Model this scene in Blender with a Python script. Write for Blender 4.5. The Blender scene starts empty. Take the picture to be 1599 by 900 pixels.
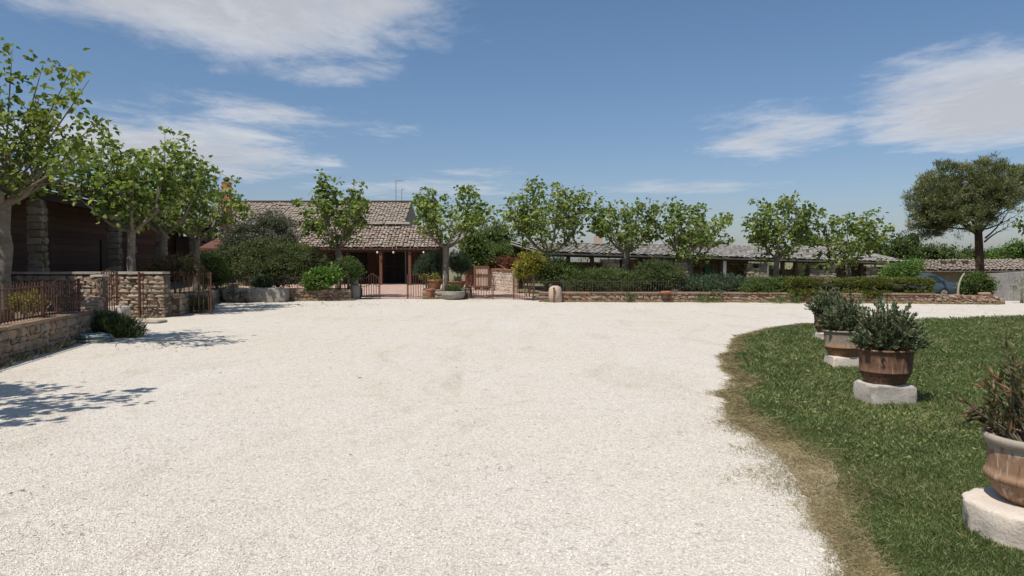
import bpy, math, random
import numpy as np
from mathutils import Vector, Matrix

sc = bpy.context.scene
R = math.radians
# ------------------------------------------------------------------ camera, sky, sun, exposure
cam_d = bpy.data.cameras.new('camera'); cam = bpy.data.objects.new('camera', cam_d)
sc.collection.objects.link(cam); sc.camera = cam
cam.location = (0, 0, 1.6); cam.rotation_euler = (R(90 - 2.14), 0, 0)
cam_d.sensor_width = 36; cam_d.lens = 25.9; cam_d.clip_end = 6000; cam_d.clip_start = 0.05
SUN_EL, SUN_AZ = 59, -141            # azimuth from +Y towards +X
sun_d = bpy.data.lights.new('sun', 'SUN'); sun_d.energy = 4.2; sun_d.angle = R(0.53); sun_d.color = (1, .955, .895)
sun = bpy.data.objects.new('sun', sun_d); sc.collection.objects.link(sun)
ts = Vector((math.sin(R(SUN_AZ)) * math.cos(R(SUN_EL)), math.cos(R(SUN_AZ)) * math.cos(R(SUN_EL)), math.sin(R(SUN_EL))))
sun.rotation_euler = ts.to_track_quat('Z', 'Y').to_euler(); sun.location = (0, 0, 30)
sc.view_settings.view_transform = 'Standard'; sc.view_settings.look = 'None'
sc.view_settings.exposure = 0.14; sc.view_settings.gamma = 1
sc.cycles.max_bounces = 8; sc.cycles.diffuse_bounces = 4; sc.cycles.transmission_bounces = 4

wd = bpy.data.worlds.new('World'); sc.world = wd; wd.use_nodes = True
SKY_STRENGTH = 0.09
def world_nodes():
    nt = wd.node_tree; nt.nodes.clear()
    n = nt.nodes.new; l = nt.links.new
    out = n('ShaderNodeOutputWorld'); bg = n('ShaderNodeBackground'); bg.inputs['Strength'].default_value = SKY_STRENGTH
    sky = n('ShaderNodeTexSky'); sky.sky_type = 'NISHITA'; sky.sun_disc = False
    sky.sun_elevation = R(SUN_EL); sky.sun_rotation = R(SUN_AZ); sky.altitude = 300
    sky.air_density = 1.0; sky.dust_density = 1.2; sky.ozone_density = 3.0
    tc = n('ShaderNodeTexCoord'); sep = n('ShaderNodeSeparateXYZ'); l(tc.outputs['Generated'], sep.inputs[0])
    def math_(op, a, b=None, c=None, clamp=False):
        m = n('ShaderNodeMath'); m.operation = op; m.use_clamp = clamp
        for i, v in enumerate((a, b, c)):
            if v is None: continue
            if isinstance(v, (int, float)): m.inputs[i].default_value = v
            else: l(v, m.inputs[i])
        return m.outputs[0]
    z = math_('MAXIMUM', sep.outputs[2], 0.03)
    px = math_('DIVIDE', sep.outputs[0], z); py = math_('DIVIDE', sep.outputs[1], z)
    cmb = n('ShaderNodeCombineXYZ'); l(px, cmb.inputs[0]); l(py, cmb.inputs[1])
    P = cmb.outputs[0]                      # position on a flat cloud deck
    def noise(scale, detail, rough, off=0, dist=0.0, sx=1, sy=1):
        mp = n('ShaderNodeMapping'); l(P, mp.inputs[0]); mp.inputs['Location'].default_value = (off, off * .7, off * .3)
        mp.inputs['Scale'].default_value = (sx, sy, 1)
        t = n('ShaderNodeTexNoise'); l(mp.outputs[0], t.inputs['Vector'])
        t.inputs['Scale'].default_value = scale; t.inputs['Detail'].default_value = detail
        t.inputs['Roughness'].default_value = rough; t.inputs['Distortion'].default_value = dist
        return t.outputs[0]
    big = noise(1.3, 9, .62, 3.1, .3, 1, .75); fine = noise(4.5, 8, .68, 9.7, .5, 1, .6)
    turb = math_('ADD', math_('MULTIPLY', math_('SUBTRACT', big, .5), 2.3), math_('MULTIPLY', math_('SUBTRACT', fine, .5), 1.1))
    # cumulus banks drifting on the deck: centre, radii, turn, weight
    banks = [((-1.12, 2.5), (1.0, 1.32), 0, 1.3), ((-.42, 3.28), (.30, .34), 20, .5), ((-1.0, 3.95), (.5, .32), 0, .45),
             ((3.3, 4.9), (1.1, 2.1), -28, 1.35), ((2.15, 6.0), (.65, 1.5), -10, .6), ((-3.2, 7.0), (1.45, 2.5), 6, 1.2), ((-1.5, 5.3), (.55, .9), -25, .5),
             ((-.35, 8.4), (.5, .8), 0, .55), ((2.4, 10.2), (1.3, 1.0), 0, .7), ((-1.2, 10.5), (1.6, 1.6), 0, .55), ((-6, 3), (1.6, 2), 30, 1), ((5.5, 1), (1.6, 1.8), 60, 1),
             ((-3, -3), (2, 1.5), 20, 1), ((3, -4), (1.7, 2.2), 50, 1), ((.5, -7), (3, 1.5), 0, 1), ((8, 9), (3, 2), 0, .9), ((-9, 10), (3, 2), 0, .9)]
    acc = None
    for c, r, a, w in banks:
        mp = n('ShaderNodeMapping'); mp.vector_type = 'TEXTURE'; l(P, mp.inputs[0])
        mp.inputs['Location'].default_value = (c[0], c[1], 0); mp.inputs['Rotation'].default_value = (0, 0, R(a))
        mp.inputs['Scale'].default_value = (r[0], r[1], 1)
        ln = n('ShaderNodeVectorMath'); ln.operation = 'LENGTH'; l(mp.outputs[0], ln.inputs[0])
        v = math_('MULTIPLY', math_('SUBTRACT', 1.0, math_('POWER', ln.outputs['Value'], 1.6)), w)
        acc = v if acc is None else math_('MAXIMUM', acc, v)
    acc = math_('MAXIMUM', acc, -1.2)
    dens = math_('ADD', acc, turb)
    mr = n('ShaderNodeMapRange'); mr.interpolation_type = 'SMOOTHSTEP'; l(dens, mr.inputs[0])
    mr.inputs[1].default_value = -.12; mr.inputs[2].default_value = 1.05; mr.inputs[3].default_value = 0; mr.inputs[4].default_value = .86
    # clouds thin out in the haze near the horizon
    hz = n('ShaderNodeMapRange'); l(sep.outputs[2], hz.inputs[0]); hz.inputs[1].default_value = .035; hz.inputs[2].default_value = .13
    fac = math_('MULTIPLY', mr.outputs[0], hz.outputs[0])
    shade = n('ShaderNodeMapRange'); l(math_('ADD', acc, math_('MULTIPLY', math_('SUBTRACT', fine, .5), 2.2)), shade.inputs[0]); shade.inputs[1].default_value = .0; shade.inputs[2].default_value = 1.1
    cc = n('ShaderNodeMix'); cc.data_type = 'RGBA'; l(shade.outputs[0], cc.inputs[0])
    k = 1 / SKY_STRENGTH
    cc.inputs[6].default_value = (.70 * k, .71 * k, .74 * k, 1); cc.inputs[7].default_value = (.50 * k, .51 * k, .54 * k, 1)
    mx = n('ShaderNodeMix'); mx.data_type = 'RGBA'; l(fac, mx.inputs[0])
    hs = n('ShaderNodeMix'); hs.data_type = 'RGBA'; hs.blend_type = 'MULTIPLY'; hs.inputs[0].default_value = 1; l(sky.outputs[0], hs.inputs[6]); te = n('ShaderNodeMapRange'); l(sep.outputs[2], te.inputs[0]); te.inputs[1].default_value = 0; te.inputs[2].default_value = .36
    tn = n('ShaderNodeMix'); tn.data_type = 'RGBA'; l(te.outputs[0], tn.inputs[0]); tn.inputs[6].default_value = (.90, .88, .98, 1); tn.inputs[7].default_value = (.84, .98, 1.03, 1); l(tn.outputs[2], hs.inputs[7]); l(hs.outputs[2], mx.inputs[6]); l(cc.outputs[2], mx.inputs[7])
    l(mx.outputs[2], bg.inputs[0]); l(bg.outputs[0], out.inputs[0])
world_nodes()

# ------------------------------------------------------------------ materials
def nodes(name):
    m = bpy.data.materials.new(name); m.use_nodes = True; nt = m.node_tree
    return m, nt, nt.nodes['Principled BSDF']
def nd(nt, kind, ins=None, **props):
    x = nt.nodes.new('ShaderNode' + kind)
    for k, v in props.items(): setattr(x, k, v)
    for k, v in (ins or {}).items():
        if hasattr(v, 'node') or isinstance(v, bpy.types.NodeSocket): nt.links.new(v, x.inputs[k])
        else: x.inputs[k].default_value = v
    return x
def mixc(nt, fac, a, b, blend='MIX'):
    x = nt.nodes.new('ShaderNodeMix'); x.data_type = 'RGBA'; x.blend_type = blend
    for i, v in ((0, fac), (6, a), (7, b)):
        if isinstance(v, bpy.types.NodeSocket): nt.links.new(v, x.inputs[i])
        elif i == 0: x.inputs[0].default_value = v
        else: x.inputs[i].default_value = (*v, 1)
    return x.outputs[2]
def pos(nt, scale=(1, 1, 1)):
    g = nd(nt, 'NewGeometry'); mp = nd(nt, 'Mapping', {'Vector': g.outputs['Position'], 'Scale': scale}); return mp.outputs[0]
def rndval(nt):
    a = nd(nt, 'Attribute', attribute_name='rnd'); o = nd(nt, 'ObjectInfo')
    s = nd(nt, 'Math', {0: a.outputs['Fac'], 1: o.outputs['Random']}, operation='ADD')
    return nd(nt, 'Math', {0: s.outputs[0]}, operation='FRACT').outputs[0]
def noise(nt, vec, scale, detail=5, rough=.6, dist=0):
    return nd(nt, 'TexNoise', {'Vector': vec, 'Scale': scale, 'Detail': detail, 'Roughness': rough, 'Distortion': dist}).outputs[0]
def ramp(nt, fac, stops):
    r = nd(nt, 'ValToRGB', {'Fac': fac}); e = r.color_ramp.elements
    e[0].position, e[0].color = stops[0][0], (*stops[0][1], 1); e[1].position, e[1].color = stops[-1][0], (*stops[-1][1], 1)
    for p, c in stops[1:-1]:
        x = e.new(p); x.color = (*c, 1)
    return r.outputs[0]
def bump(nt, h, strength, dist=.02):
    return nd(nt, 'Bump', {'Height': h, 'Strength': strength, 'Distance': dist}).outputs[0]

def surf(name, c1, c2, scale=6, rough=.85, bmp=.4, var=.25, c3=None, stretch=(1, 1, 1), dist=.02, metal=0, spec=.3, tint=None):
    m, nt, b = nodes(name); v = pos(nt, stretch)
    n1 = noise(nt, v, scale, 7, .65, .3); n2 = noise(nt, v, scale * 5.3, 6, .7)
    f = nd(nt, 'MapRange', {0: n1, 1: .32, 2: .68}).outputs[0]
    col = mixc(nt, f, c1, c2)
    if c3:
        f3 = nd(nt, 'MapRange', {0: n2, 1: .52, 2: .72}).outputs[0]; col = mixc(nt, f3, col, c3)
    r = rndval(nt)
    if tint:
        col = mixc(nt, nd(nt, 'MapRange', {0: r, 1: .55, 2: .95}).outputs[0], col, tint)
    val = nd(nt, 'MapRange', {0: r, 3: 1 - var, 4: 1 + var}).outputs[0]
    fr = nd(nt, 'MapRange', {0: n2, 1: .3, 2: .7, 3: .86, 4: 1.12}).outputs[0]
    vv = nd(nt, 'Math', {0: val, 1: fr}, operation='MULTIPLY').outputs[0]
    hsv = nd(nt, 'HueSaturation', {'Value': vv, 'Color': col})
    nt.links.new(hsv.outputs[0], b.inputs['Base Color'])
    b.inputs['Roughness'].default_value = rough; b.inputs['Metallic'].default_value = metal
    b.inputs['Specular IOR Level'].default_value = spec
    if bmp:
        h = nd(nt, 'Math', {0: n1, 1: n2}, operation='ADD').outputs[0]
        nt.links.new(bump(nt, h, bmp, dist), b.inputs['Normal'])
    return m
def leafmat(name, stops, trans=.35, rough=.5, tcol=None, spec=.35):
    m, nt, b = nodes(name); r = rndval(nt)
    col = ramp(nt, r, stops); v = pos(nt); n1 = noise(nt, v, 1.7, 3)
    hsv = nd(nt, 'HueSaturation', {'Value': nd(nt, 'MapRange', {0: n1, 1: .3, 2: .7, 3: .75, 4: 1.25}).outputs[0], 'Color': col})
    c = hsv.outputs[0]; nt.links.new(c, b.inputs['Base Color']); b.inputs['Roughness'].default_value = rough
    b.inputs['Specular IOR Level'].default_value = spec
    t = nd(nt, 'BsdfTranslucent'); tc = mixc(nt, 1.0, c, tcol or (1.9, 1.75, .7), 'MULTIPLY'); nt.links.new(tc, t.inputs['Color'])
    ms = nd(nt, 'MixShader', {0: trans}); nt.links.new(b.outputs[0], ms.inputs[1]); nt.links.new(t.outputs[0], ms.inputs[2])
    nt.links.new(ms.outputs[0], nt.nodes['Material Output'].inputs['Surface'])
    return m

M = {}
M['mulberry'] = leafmat('mulberry_leaf', [(0, (.055, .098, .025)), (.5, (.145, .21, .056)), (.85, (.235, .29, .095)), (1, (.36, .38, .16))], .42)
M['mulberry_young'] = leafmat('young_mulberry_leaf', [(0, (.06, .10, .024)), (.5, (.115, .165, .04)), (1, (.21, .24, .065))], .4)
M['dark'] = leafmat('dark_leaf', [(0, (.025, .05, .016)), (.55, (.068, .105, .036)), (.9, (.125, .155, .058)), (1, (.18, .14, .065))], .28)
M['mid'] = leafmat('mid_leaf', [(0, (.04, .072, .02)), (.6, (.095, .145, .04)), (1, (.165, .21, .07))], .32)
M['bright'] = leafmat('bright_leaf', [(0, (.06, .12, .025)), (.6, (.10, .19, .04)), (1, (.17, .26, .07))], .35)
M['yellow'] = leafmat('yellow_leaf', [(0, (.10, .12, .02)), (.6, (.20, .20, .035)), (1, (.34, .28, .05))], .35)
M['hedge'] = leafmat('hedge_leaf', [(0, (.05, .07, .017)), (.5, (.12, .145, .034)), (1, (.23, .23, .06))], .32)
M['olive'] = leafmat('olive_leaf', [(0, (.055, .065, .042)), (.6, (.125, .13, .09)), (1, (.20, .195, .14))], .15, tcol=(1.3, 1.3, .8))
M['brown'] = leafmat('dry_leaf', [(0, (.05, .035, .018)), (.6, (.12, .085, .04)), (1, (.18, .14, .07))], .2, tcol=(1.4, 1.2, .8))
M['red'] = leafmat('red_leaf', [(0, (.07, .02, .012)), (.6, (.16, .05, .03)), (1, (.22, .10, .04))], .25, tcol=(1.6, 1.1, .8))
M['blue'] = leafmat('bluegreen_leaf', [(0, (.03, .06, .035)), (.6, (.065, .105, .06)), (1, (.12, .15, .09))], .2)
M['grey'] = leafmat('greygreen_leaf', [(0, (.05, .08, .034)), (.5, (.105, .15, .066)), (.82, (.18, .215, .11)), (1, (.28, .21, .17))], .22, tcol=(1.4, 1.4, .8))
M['oleander'] = leafmat('reddish_leaf', [(0, (.045, .06, .02)), (.45, (.09, .11, .04)), (.7, (.17, .10, .06)), (.93, (.25, .19, .09)), (1, (.32, .05, .09))], .28, tcol=(1.5, 1.3, .8))
M['pine'] = leafmat('pine_needle', [(0, (.045, .066, .024)), (.55, (.14, .158, .06)), (1, (.30, .29, .125))], .15, tcol=(1.4, 1.3, .8))
M['agave'] = leafmat('agave_leaf', [(0, (.16, .19, .12)), (1, (.30, .30, .20))], .05)
M['grass'] = leafmat('grass_blade', [(0, (.065, .10, .028)), (.45, (.14, .195, .058)), (.8, (.215, .255, .09)), (.93, (.31, .295, .13)), (1, (.40, .34, .19))], .34, tcol=(1.5, 1.5, .7))
M['straw'] = leafmat('straw_blade', [(0, (.16, .125, .055)), (.5, (.29, .23, .115)), (.82, (.41, .33, .18)), (1, (.14, .18, .05))], .2, tcol=(1.2, 1.1, .8))
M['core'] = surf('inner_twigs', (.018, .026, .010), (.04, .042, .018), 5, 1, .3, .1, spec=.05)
M['bark'] = surf('grey_bark', (.16, .13, .10), (.27, .235, .19), 5, .95, .8, .1, (.09, .07, .055), (1, 1, 2.4), .03)
M['shoot'] = surf('shoot_bark', (.12, .10, .065), (.22, .19, .13), 6, .9, .3, .1)
M['pinebark'] = surf('pine_bark', (.05, .032, .024), (.13, .08, .055), 5, .95, 1, .1, (.03, .02, .016), (1, 1, .5), .05)
M['wallstone'] = surf('warm_fieldstone', (.28, .215, .155), (.40, .33, .25), 5, .92, .6, .30, (.20, .13, .085), tint=(.27, .175, .125))
M['wallstone_far'] = surf('reddish_fieldstone', (.27, .19, .135), (.38, .295, .215), 4, .92, .6, .38, (.16, .10, .07), tint=(.22, .115, .075))
M['shedstone'] = surf('grey_fieldstone', (.25, .205, .155), (.36, .30, .235), 4, .92, .6, .35, (.14, .11, .08))
M['coping'] = surf('brown_coping', (.22, .14, .09), (.33, .235, .16), 4, .92, .5, .2, (.14, .09, .06))
M['mortar'] = surf('earth_mortar', (.08, .06, .042), (.15, .115, .08), 9, 1, .6, .05)
M['pale'] = surf('pale_limestone', (.60, .50, .40), (.70, .615, .52), 7, .9, .45, .12, (.42, .33, .25), dist=.02)
M['grey_stone'] = surf('lichen_limestone', (.36, .315, .26), (.50, .45, .385), 8, .92, .5, .12, (.24, .205, .165), dist=.02)
M['trough'] = surf('carved_grey_stone', (.25, .23, .20), (.38, .35, .31), 6, .92, .7, .1, (.16, .145, .125))
M['rust'] = surf('rusty_iron', (.075, .034, .024), (.125, .058, .038), 30, .85, .2, .2, (.05, .024, .018))
M['iron'] = surf('dark_iron', (.04, .032, .03), (.08, .05, .04), 30, .7, .15, .2)
M['tile'] = surf('weathered_tile', (.26, .185, .14), (.34, .265, .205), 3, .9, .4, .16, (.18, .135, .105), tint=(.34, .285, .235))
M['tile_main'] = surf('lichen_tile', (.29, .235, .185), (.37, .31, .25), 1.5, .9, .4, .12, (.22, .175, .135), tint=(.30, .235, .18))
M['tile_grey'] = surf('grey_tile', (.315, .285, .25), (.37, .34, .305), .6, .9, .2, .035, None)
M['wood'] = surf('dark_wood', (.045, .028, .018), (.09, .055, .036), 8, .8, .3, .25, None, (6, 6, 1))
M['board'] = surf('stained_board', (.075, .045, .030), (.12, .078, .055), 7, .8, .3, .3, None, (1, 1, 8))
M['plank'] = surf('brown_plaster', (.075, .042, .03), (.115, .068, .048), 2, .85, .2, .1)
M['plaster'] = surf('warm_plaster', (.40, .29, .22), (.50, .39, .31), 3, .9, .3, .1, (.33, .23, .17))
M['concrete'] = surf('grey_render', (.20, .185, .17), (.29, .27, .25), 2, .9, .5, .1, (.34, .32, .30), (1.6, 1.6, .7), .03)
M['chimney'] = surf('orange_brick', (.38, .13, .07), (.46, .18, .10), 7, .9, .3, .15, (.30, .11, .07))
M['terracotta'] = surf('terracotta', (.25, .10, .055), (.33, .15, .09), 9, .85, .2, .15, (.25, .11, .06))
M['white'] = surf('white_paint', (.72, .71, .68), (.8, .79, .76), 5, .5, .05, .05)
M['hose'] = surf('green_hose', (.16, .22, .19), (.34, .40, .37), 25, .45, 0, .35, (.5, .54, .5))
M['canvas'] = surf('rust_canvas', (.12, .05, .036), (.155, .065, .048), 3, .9, .1, .1)
M['panelwood'] = surf('brown_shutter', (.13, .055, .03), (.19, .085, .05), 9, .7, .2, .2, None, (5, 5, 1))
M['soil'] = surf('dry_soil', (.13, .09, .06), (.24, .18, .125), 3, 1, .7, .05, (.09, .065, .042), dist=.04)
M['field'] = surf('far_field', (.16, .14, .07), (.24, .20, .11), .3, 1, .4, .05, (.10, .11, .04), dist=.05)
M['slab'] = surf('stone_step', (.33, .28, .22), (.47, .41, .34), 5, .9, .5, .2, (.22, .17, .13))

def gravel_mat():
    m, nt, b = nodes('pale_gravel'); v = pos(nt)
    big = noise(nt, v, .35, 4, .55); mid = noise(nt, v, 2.6, 5, .65); fine = noise(nt, v, 38, 4, .7)
    vo = nd(nt, 'TexVoronoi', {'Vector': v, 'Scale': 80, 'Randomness': 1.0}); vo2 = nd(nt, 'TexVoronoi', {'Vector': v, 'Scale': 27})
    c = mixc(nt, nd(nt, 'MapRange', {0: big, 1: .35, 2: .65}).outputs[0], (.665, .595, .495), (.68, .62, .535))
    c = mixc(nt, nd(nt, 'MapRange', {0: mid, 1: .55, 2: .80, 4: .6}).outputs[0], c, (.52, .43, .335))
    worn = noise(nt, pos(nt, (1.0, .35, 1)), .9, 6, .7, 1.2)
    c = mixc(nt, nd(nt, 'MapRange', {0: worn, 1: .53, 2: .72, 4: .75}).outputs[0], c, (.54, .46, .37))
    c = mixc(nt, nd(nt, 'MapRange', {0: worn, 1: .30, 2: .42, 3: .45, 4: 0.0}).outputs[0], c, (.72, .69, .64))
    sepc = nd(nt, 'SeparateColor', {0: vo.outputs['Color']}); sep2 = nd(nt, 'SeparateColor', {0: vo2.outputs['Color']})
    cell = nd(nt, 'MapRange', {0: sepc.outputs[0], 3: .74, 4: 1.15}).outputs[0]
    edge = nd(nt, 'MapRange', {0: vo.outputs['Distance'], 1: .25, 2: .85, 3: 1.05, 4: .82}).outputs[0]
    dark = nd(nt, 'MapRange', {0: sep2.outputs[1], 1: .0, 2: .06, 3: .72, 4: 1.0}).outputs[0]
    val = nd(nt, 'Math', {0: cell, 1: edge}, operation='MULTIPLY').outputs[0]
    val = nd(nt, 'Math', {0: val, 1: dark}, operation='MULTIPLY').outputs[0]
    hsv = nd(nt, 'HueSaturation', {'Value': val, 'Color': c}); nt.links.new(hsv.outputs[0], b.inputs['Base Color'])
    b.inputs['Roughness'].default_value = .95; b.inputs['Specular IOR Level'].default_value = .15
    h = nd(nt, 'Math', {0: nd(nt, 'Math', {0: vo.outputs['Distance'], 1: -1.0}, operation='MULTIPLY').outputs[0], 1: fine}, operation='ADD').outputs[0]
    h2 = nd(nt, 'Math', {0: h, 1: nd(nt, 'Math', {0: mid, 1: 2.2}, operation='MULTIPLY').outputs[0]}, operation='ADD').outputs[0]
    nt.links.new(bump(nt, h2, .55, .012), b.inputs['Normal'])
    return m
M['gravel'] = gravel_mat()
M['pebble'] = surf('pale_pebble', (.60, .54, .465), (.69, .64, .575), 2, .9, 0, .18, None)

def terrace_mat():
    m, nt, b = nodes('terracotta_paving'); v = pos(nt)
    br = nd(nt, 'TexBrick', {'Vector': v, 'Color1': (.40, .235, .165, 1), 'Color2': (.48, .30, .22, 1), 'Mortar': (.30, .22, .17, 1), 'Scale': 2.2, 'Mortar Size': .012})
    n1 = noise(nt, v, 1.3, 5); c = mixc(nt, nd(nt, 'MapRange', {0: n1, 1: .4, 2: .7}).outputs[0], br.outputs[0], (.52, .37, .28))
    nt.links.new(c, b.inputs['Base Color']); b.inputs['Roughness'].default_value = .85
    return m
M['terrace'] = terrace_mat()
def lawn_mat():
    m, nt, b = nodes('lawn_soil'); v = pos(nt)
    n1 = noise(nt, v, .9, 5, .6); n2 = noise(nt, v, 25, 6, .75)
    c = mixc(nt, nd(nt, 'MapRange', {0: n1, 1: .42, 2: .66}).outputs[0], (.065, .085, .026), (.17, .14, .065))
    c = mixc(nt, nd(nt, 'MapRange', {0: n2, 1: .4, 2: .65}).outputs[0], c, (.028, .04, .012))
    nt.links.new(c, b.inputs['Base Color']); b.inputs['Roughness'].default_value = 1; b.inputs['Specular IOR Level'].default_value = .05
    nt.links.new(bump(nt, n2, .8, .03), b.inputs['Normal'])
    return m
M['lawn'] = lawn_mat()
M['edge'] = surf('bare_edge_soil', (.30, .22, .135), (.42, .33, .22), 5, 1, .7, .05, (.15, .11, .06))
def pot_mat(name, low, high, streak, upper=None, split=.22):
    m, nt, b = nodes(name); tc = nd(nt, 'TexCoord'); mp = nd(nt, 'Mapping', {'Vector': tc.outputs['Object'], 'Scale': (9, 9, 1.6)})
    st = noise(nt, mp.outputs[0], 2.2, 6, .6, .4); st2 = noise(nt, mp.outputs[0], 5, 5, .65); g = noise(nt, tc.outputs['Object'], 14, 6, .7)
    c = mixc(nt, nd(nt, 'MapRange', {0: g, 1: .35, 2: .65}).outputs[0], low, high)
    c = mixc(nt, nd(nt, 'MapRange', {0: st, 1: .54, 2: .66}).outputs[0], c, streak)
    c = mixc(nt, nd(nt, 'MapRange', {0: st2, 1: .56, 2: .68, 4: .75}).outputs[0], c, tuple(x * .35 for x in low))
    if upper:
        sz = nd(nt, 'SeparateXYZ', {0: tc.outputs['Object']})
        a = nd(nt, 'Math', {0: sz.outputs[2], 1: nd(nt, 'MapRange', {0: st, 3: -.13, 4: .13}).outputs[0]}, operation='ADD').outputs[0]
        f = nd(nt, 'MapRange', {0: a, 1: split - .015, 2: split + .015}).outputs[0]
        u = mixc(nt, nd(nt, 'MapRange', {0: g, 1: .3, 2: .7}).outputs[0], upper, tuple(x * .72 for x in upper)); c = mixc(nt, f, c, u)
    nt.links.new(c, b.inputs['Base Color']); b.inputs['Roughness'].default_value = .75
    nt.links.new(bump(nt, g, .35, .012), b.inputs['Normal'])
    return m
M['pot_rust'] = pot_mat('rust_stained_clay', (.115, .052, .030), (.165, .082, .046), (.27, .155, .075))
M['pot_grey'] = pot_mat('grey_top_clay', (.24, .11, .05), (.33, .17, .085), (.40, .25, .13), (.29, .23, .165), .17)
M['pot_near'] = pot_mat('cream_streaked_clay', (.21, .115, .062), (.29, .18, .105), (.50, .40, .29), (.40, .335, .265), .30)
def gloss(name, c, rough, metal=0, coat=0):
    m, nt, b = nodes(name); b.inputs['Base Color'].default_value = (*c, 1); b.inputs['Roughness'].default_value = rough
    b.inputs['Metallic'].default_value = metal; b.inputs['Coat Weight'].default_value = coat
    return m
M['car'] = gloss('blue_car_paint', (.07, .10, .13), .38, .35, .7); M['glass'] = gloss('dark_glass', (.02, .028, .03), .06)
M['tyre'] = gloss('tyre_rubber', (.018, .018, .018), .85); M['rim'] = gloss('alloy', (.5, .5, .5), .35, .9)
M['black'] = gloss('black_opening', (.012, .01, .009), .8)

# ------------------------------------------------------------------ mesh helpers
col = sc.collection
def link(o, parent=None):
    col.objects.link(o)
    if parent is not None: o.parent = parent
    return o
def thing(name, label, cat, loc=(0, 0, 0), group=None):
    o = bpy.data.objects.new(name, None); o.empty_display_size = .2; col.objects.link(o); o.location = loc
    return tag(o, label, cat, group)
def tag(o, label, cat, group=None):
    o['label'] = label; o['category'] = cat
    if group: o['group'] = group
    return o
def struct(o): o['kind'] = 'structure'; return o
def stuff(o): o['kind'] = 'stuff'; return o
def npmesh(name, V, F, mat, rnd=None, smooth=False):
    V = np.asarray(V, np.float32); F = np.asarray(F, np.int32); k = F.shape[1]; me = bpy.data.meshes.new(name)
    me.vertices.add(len(V)); me.vertices.foreach_set('co', V.ravel()); me.loops.add(F.size); me.loops.foreach_set('vertex_index', F.ravel())
    me.polygons.add(len(F)); me.polygons.foreach_set('loop_start', np.arange(0, F.size, k, dtype=np.int32))
    me.polygons.foreach_set('use_smooth', np.full(len(F), smooth))
    me.update(calc_edges=True)
    if rnd is not None:
        a = me.attributes.new('rnd', 'FLOAT', 'FACE'); a.data.foreach_set('value', np.asarray(rnd, np.float32))
    me.materials.append(mat); return me
def obj(name, me, parent=None):
    o = bpy.data.objects.new(name, me)
    return link(o, parent)
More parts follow.
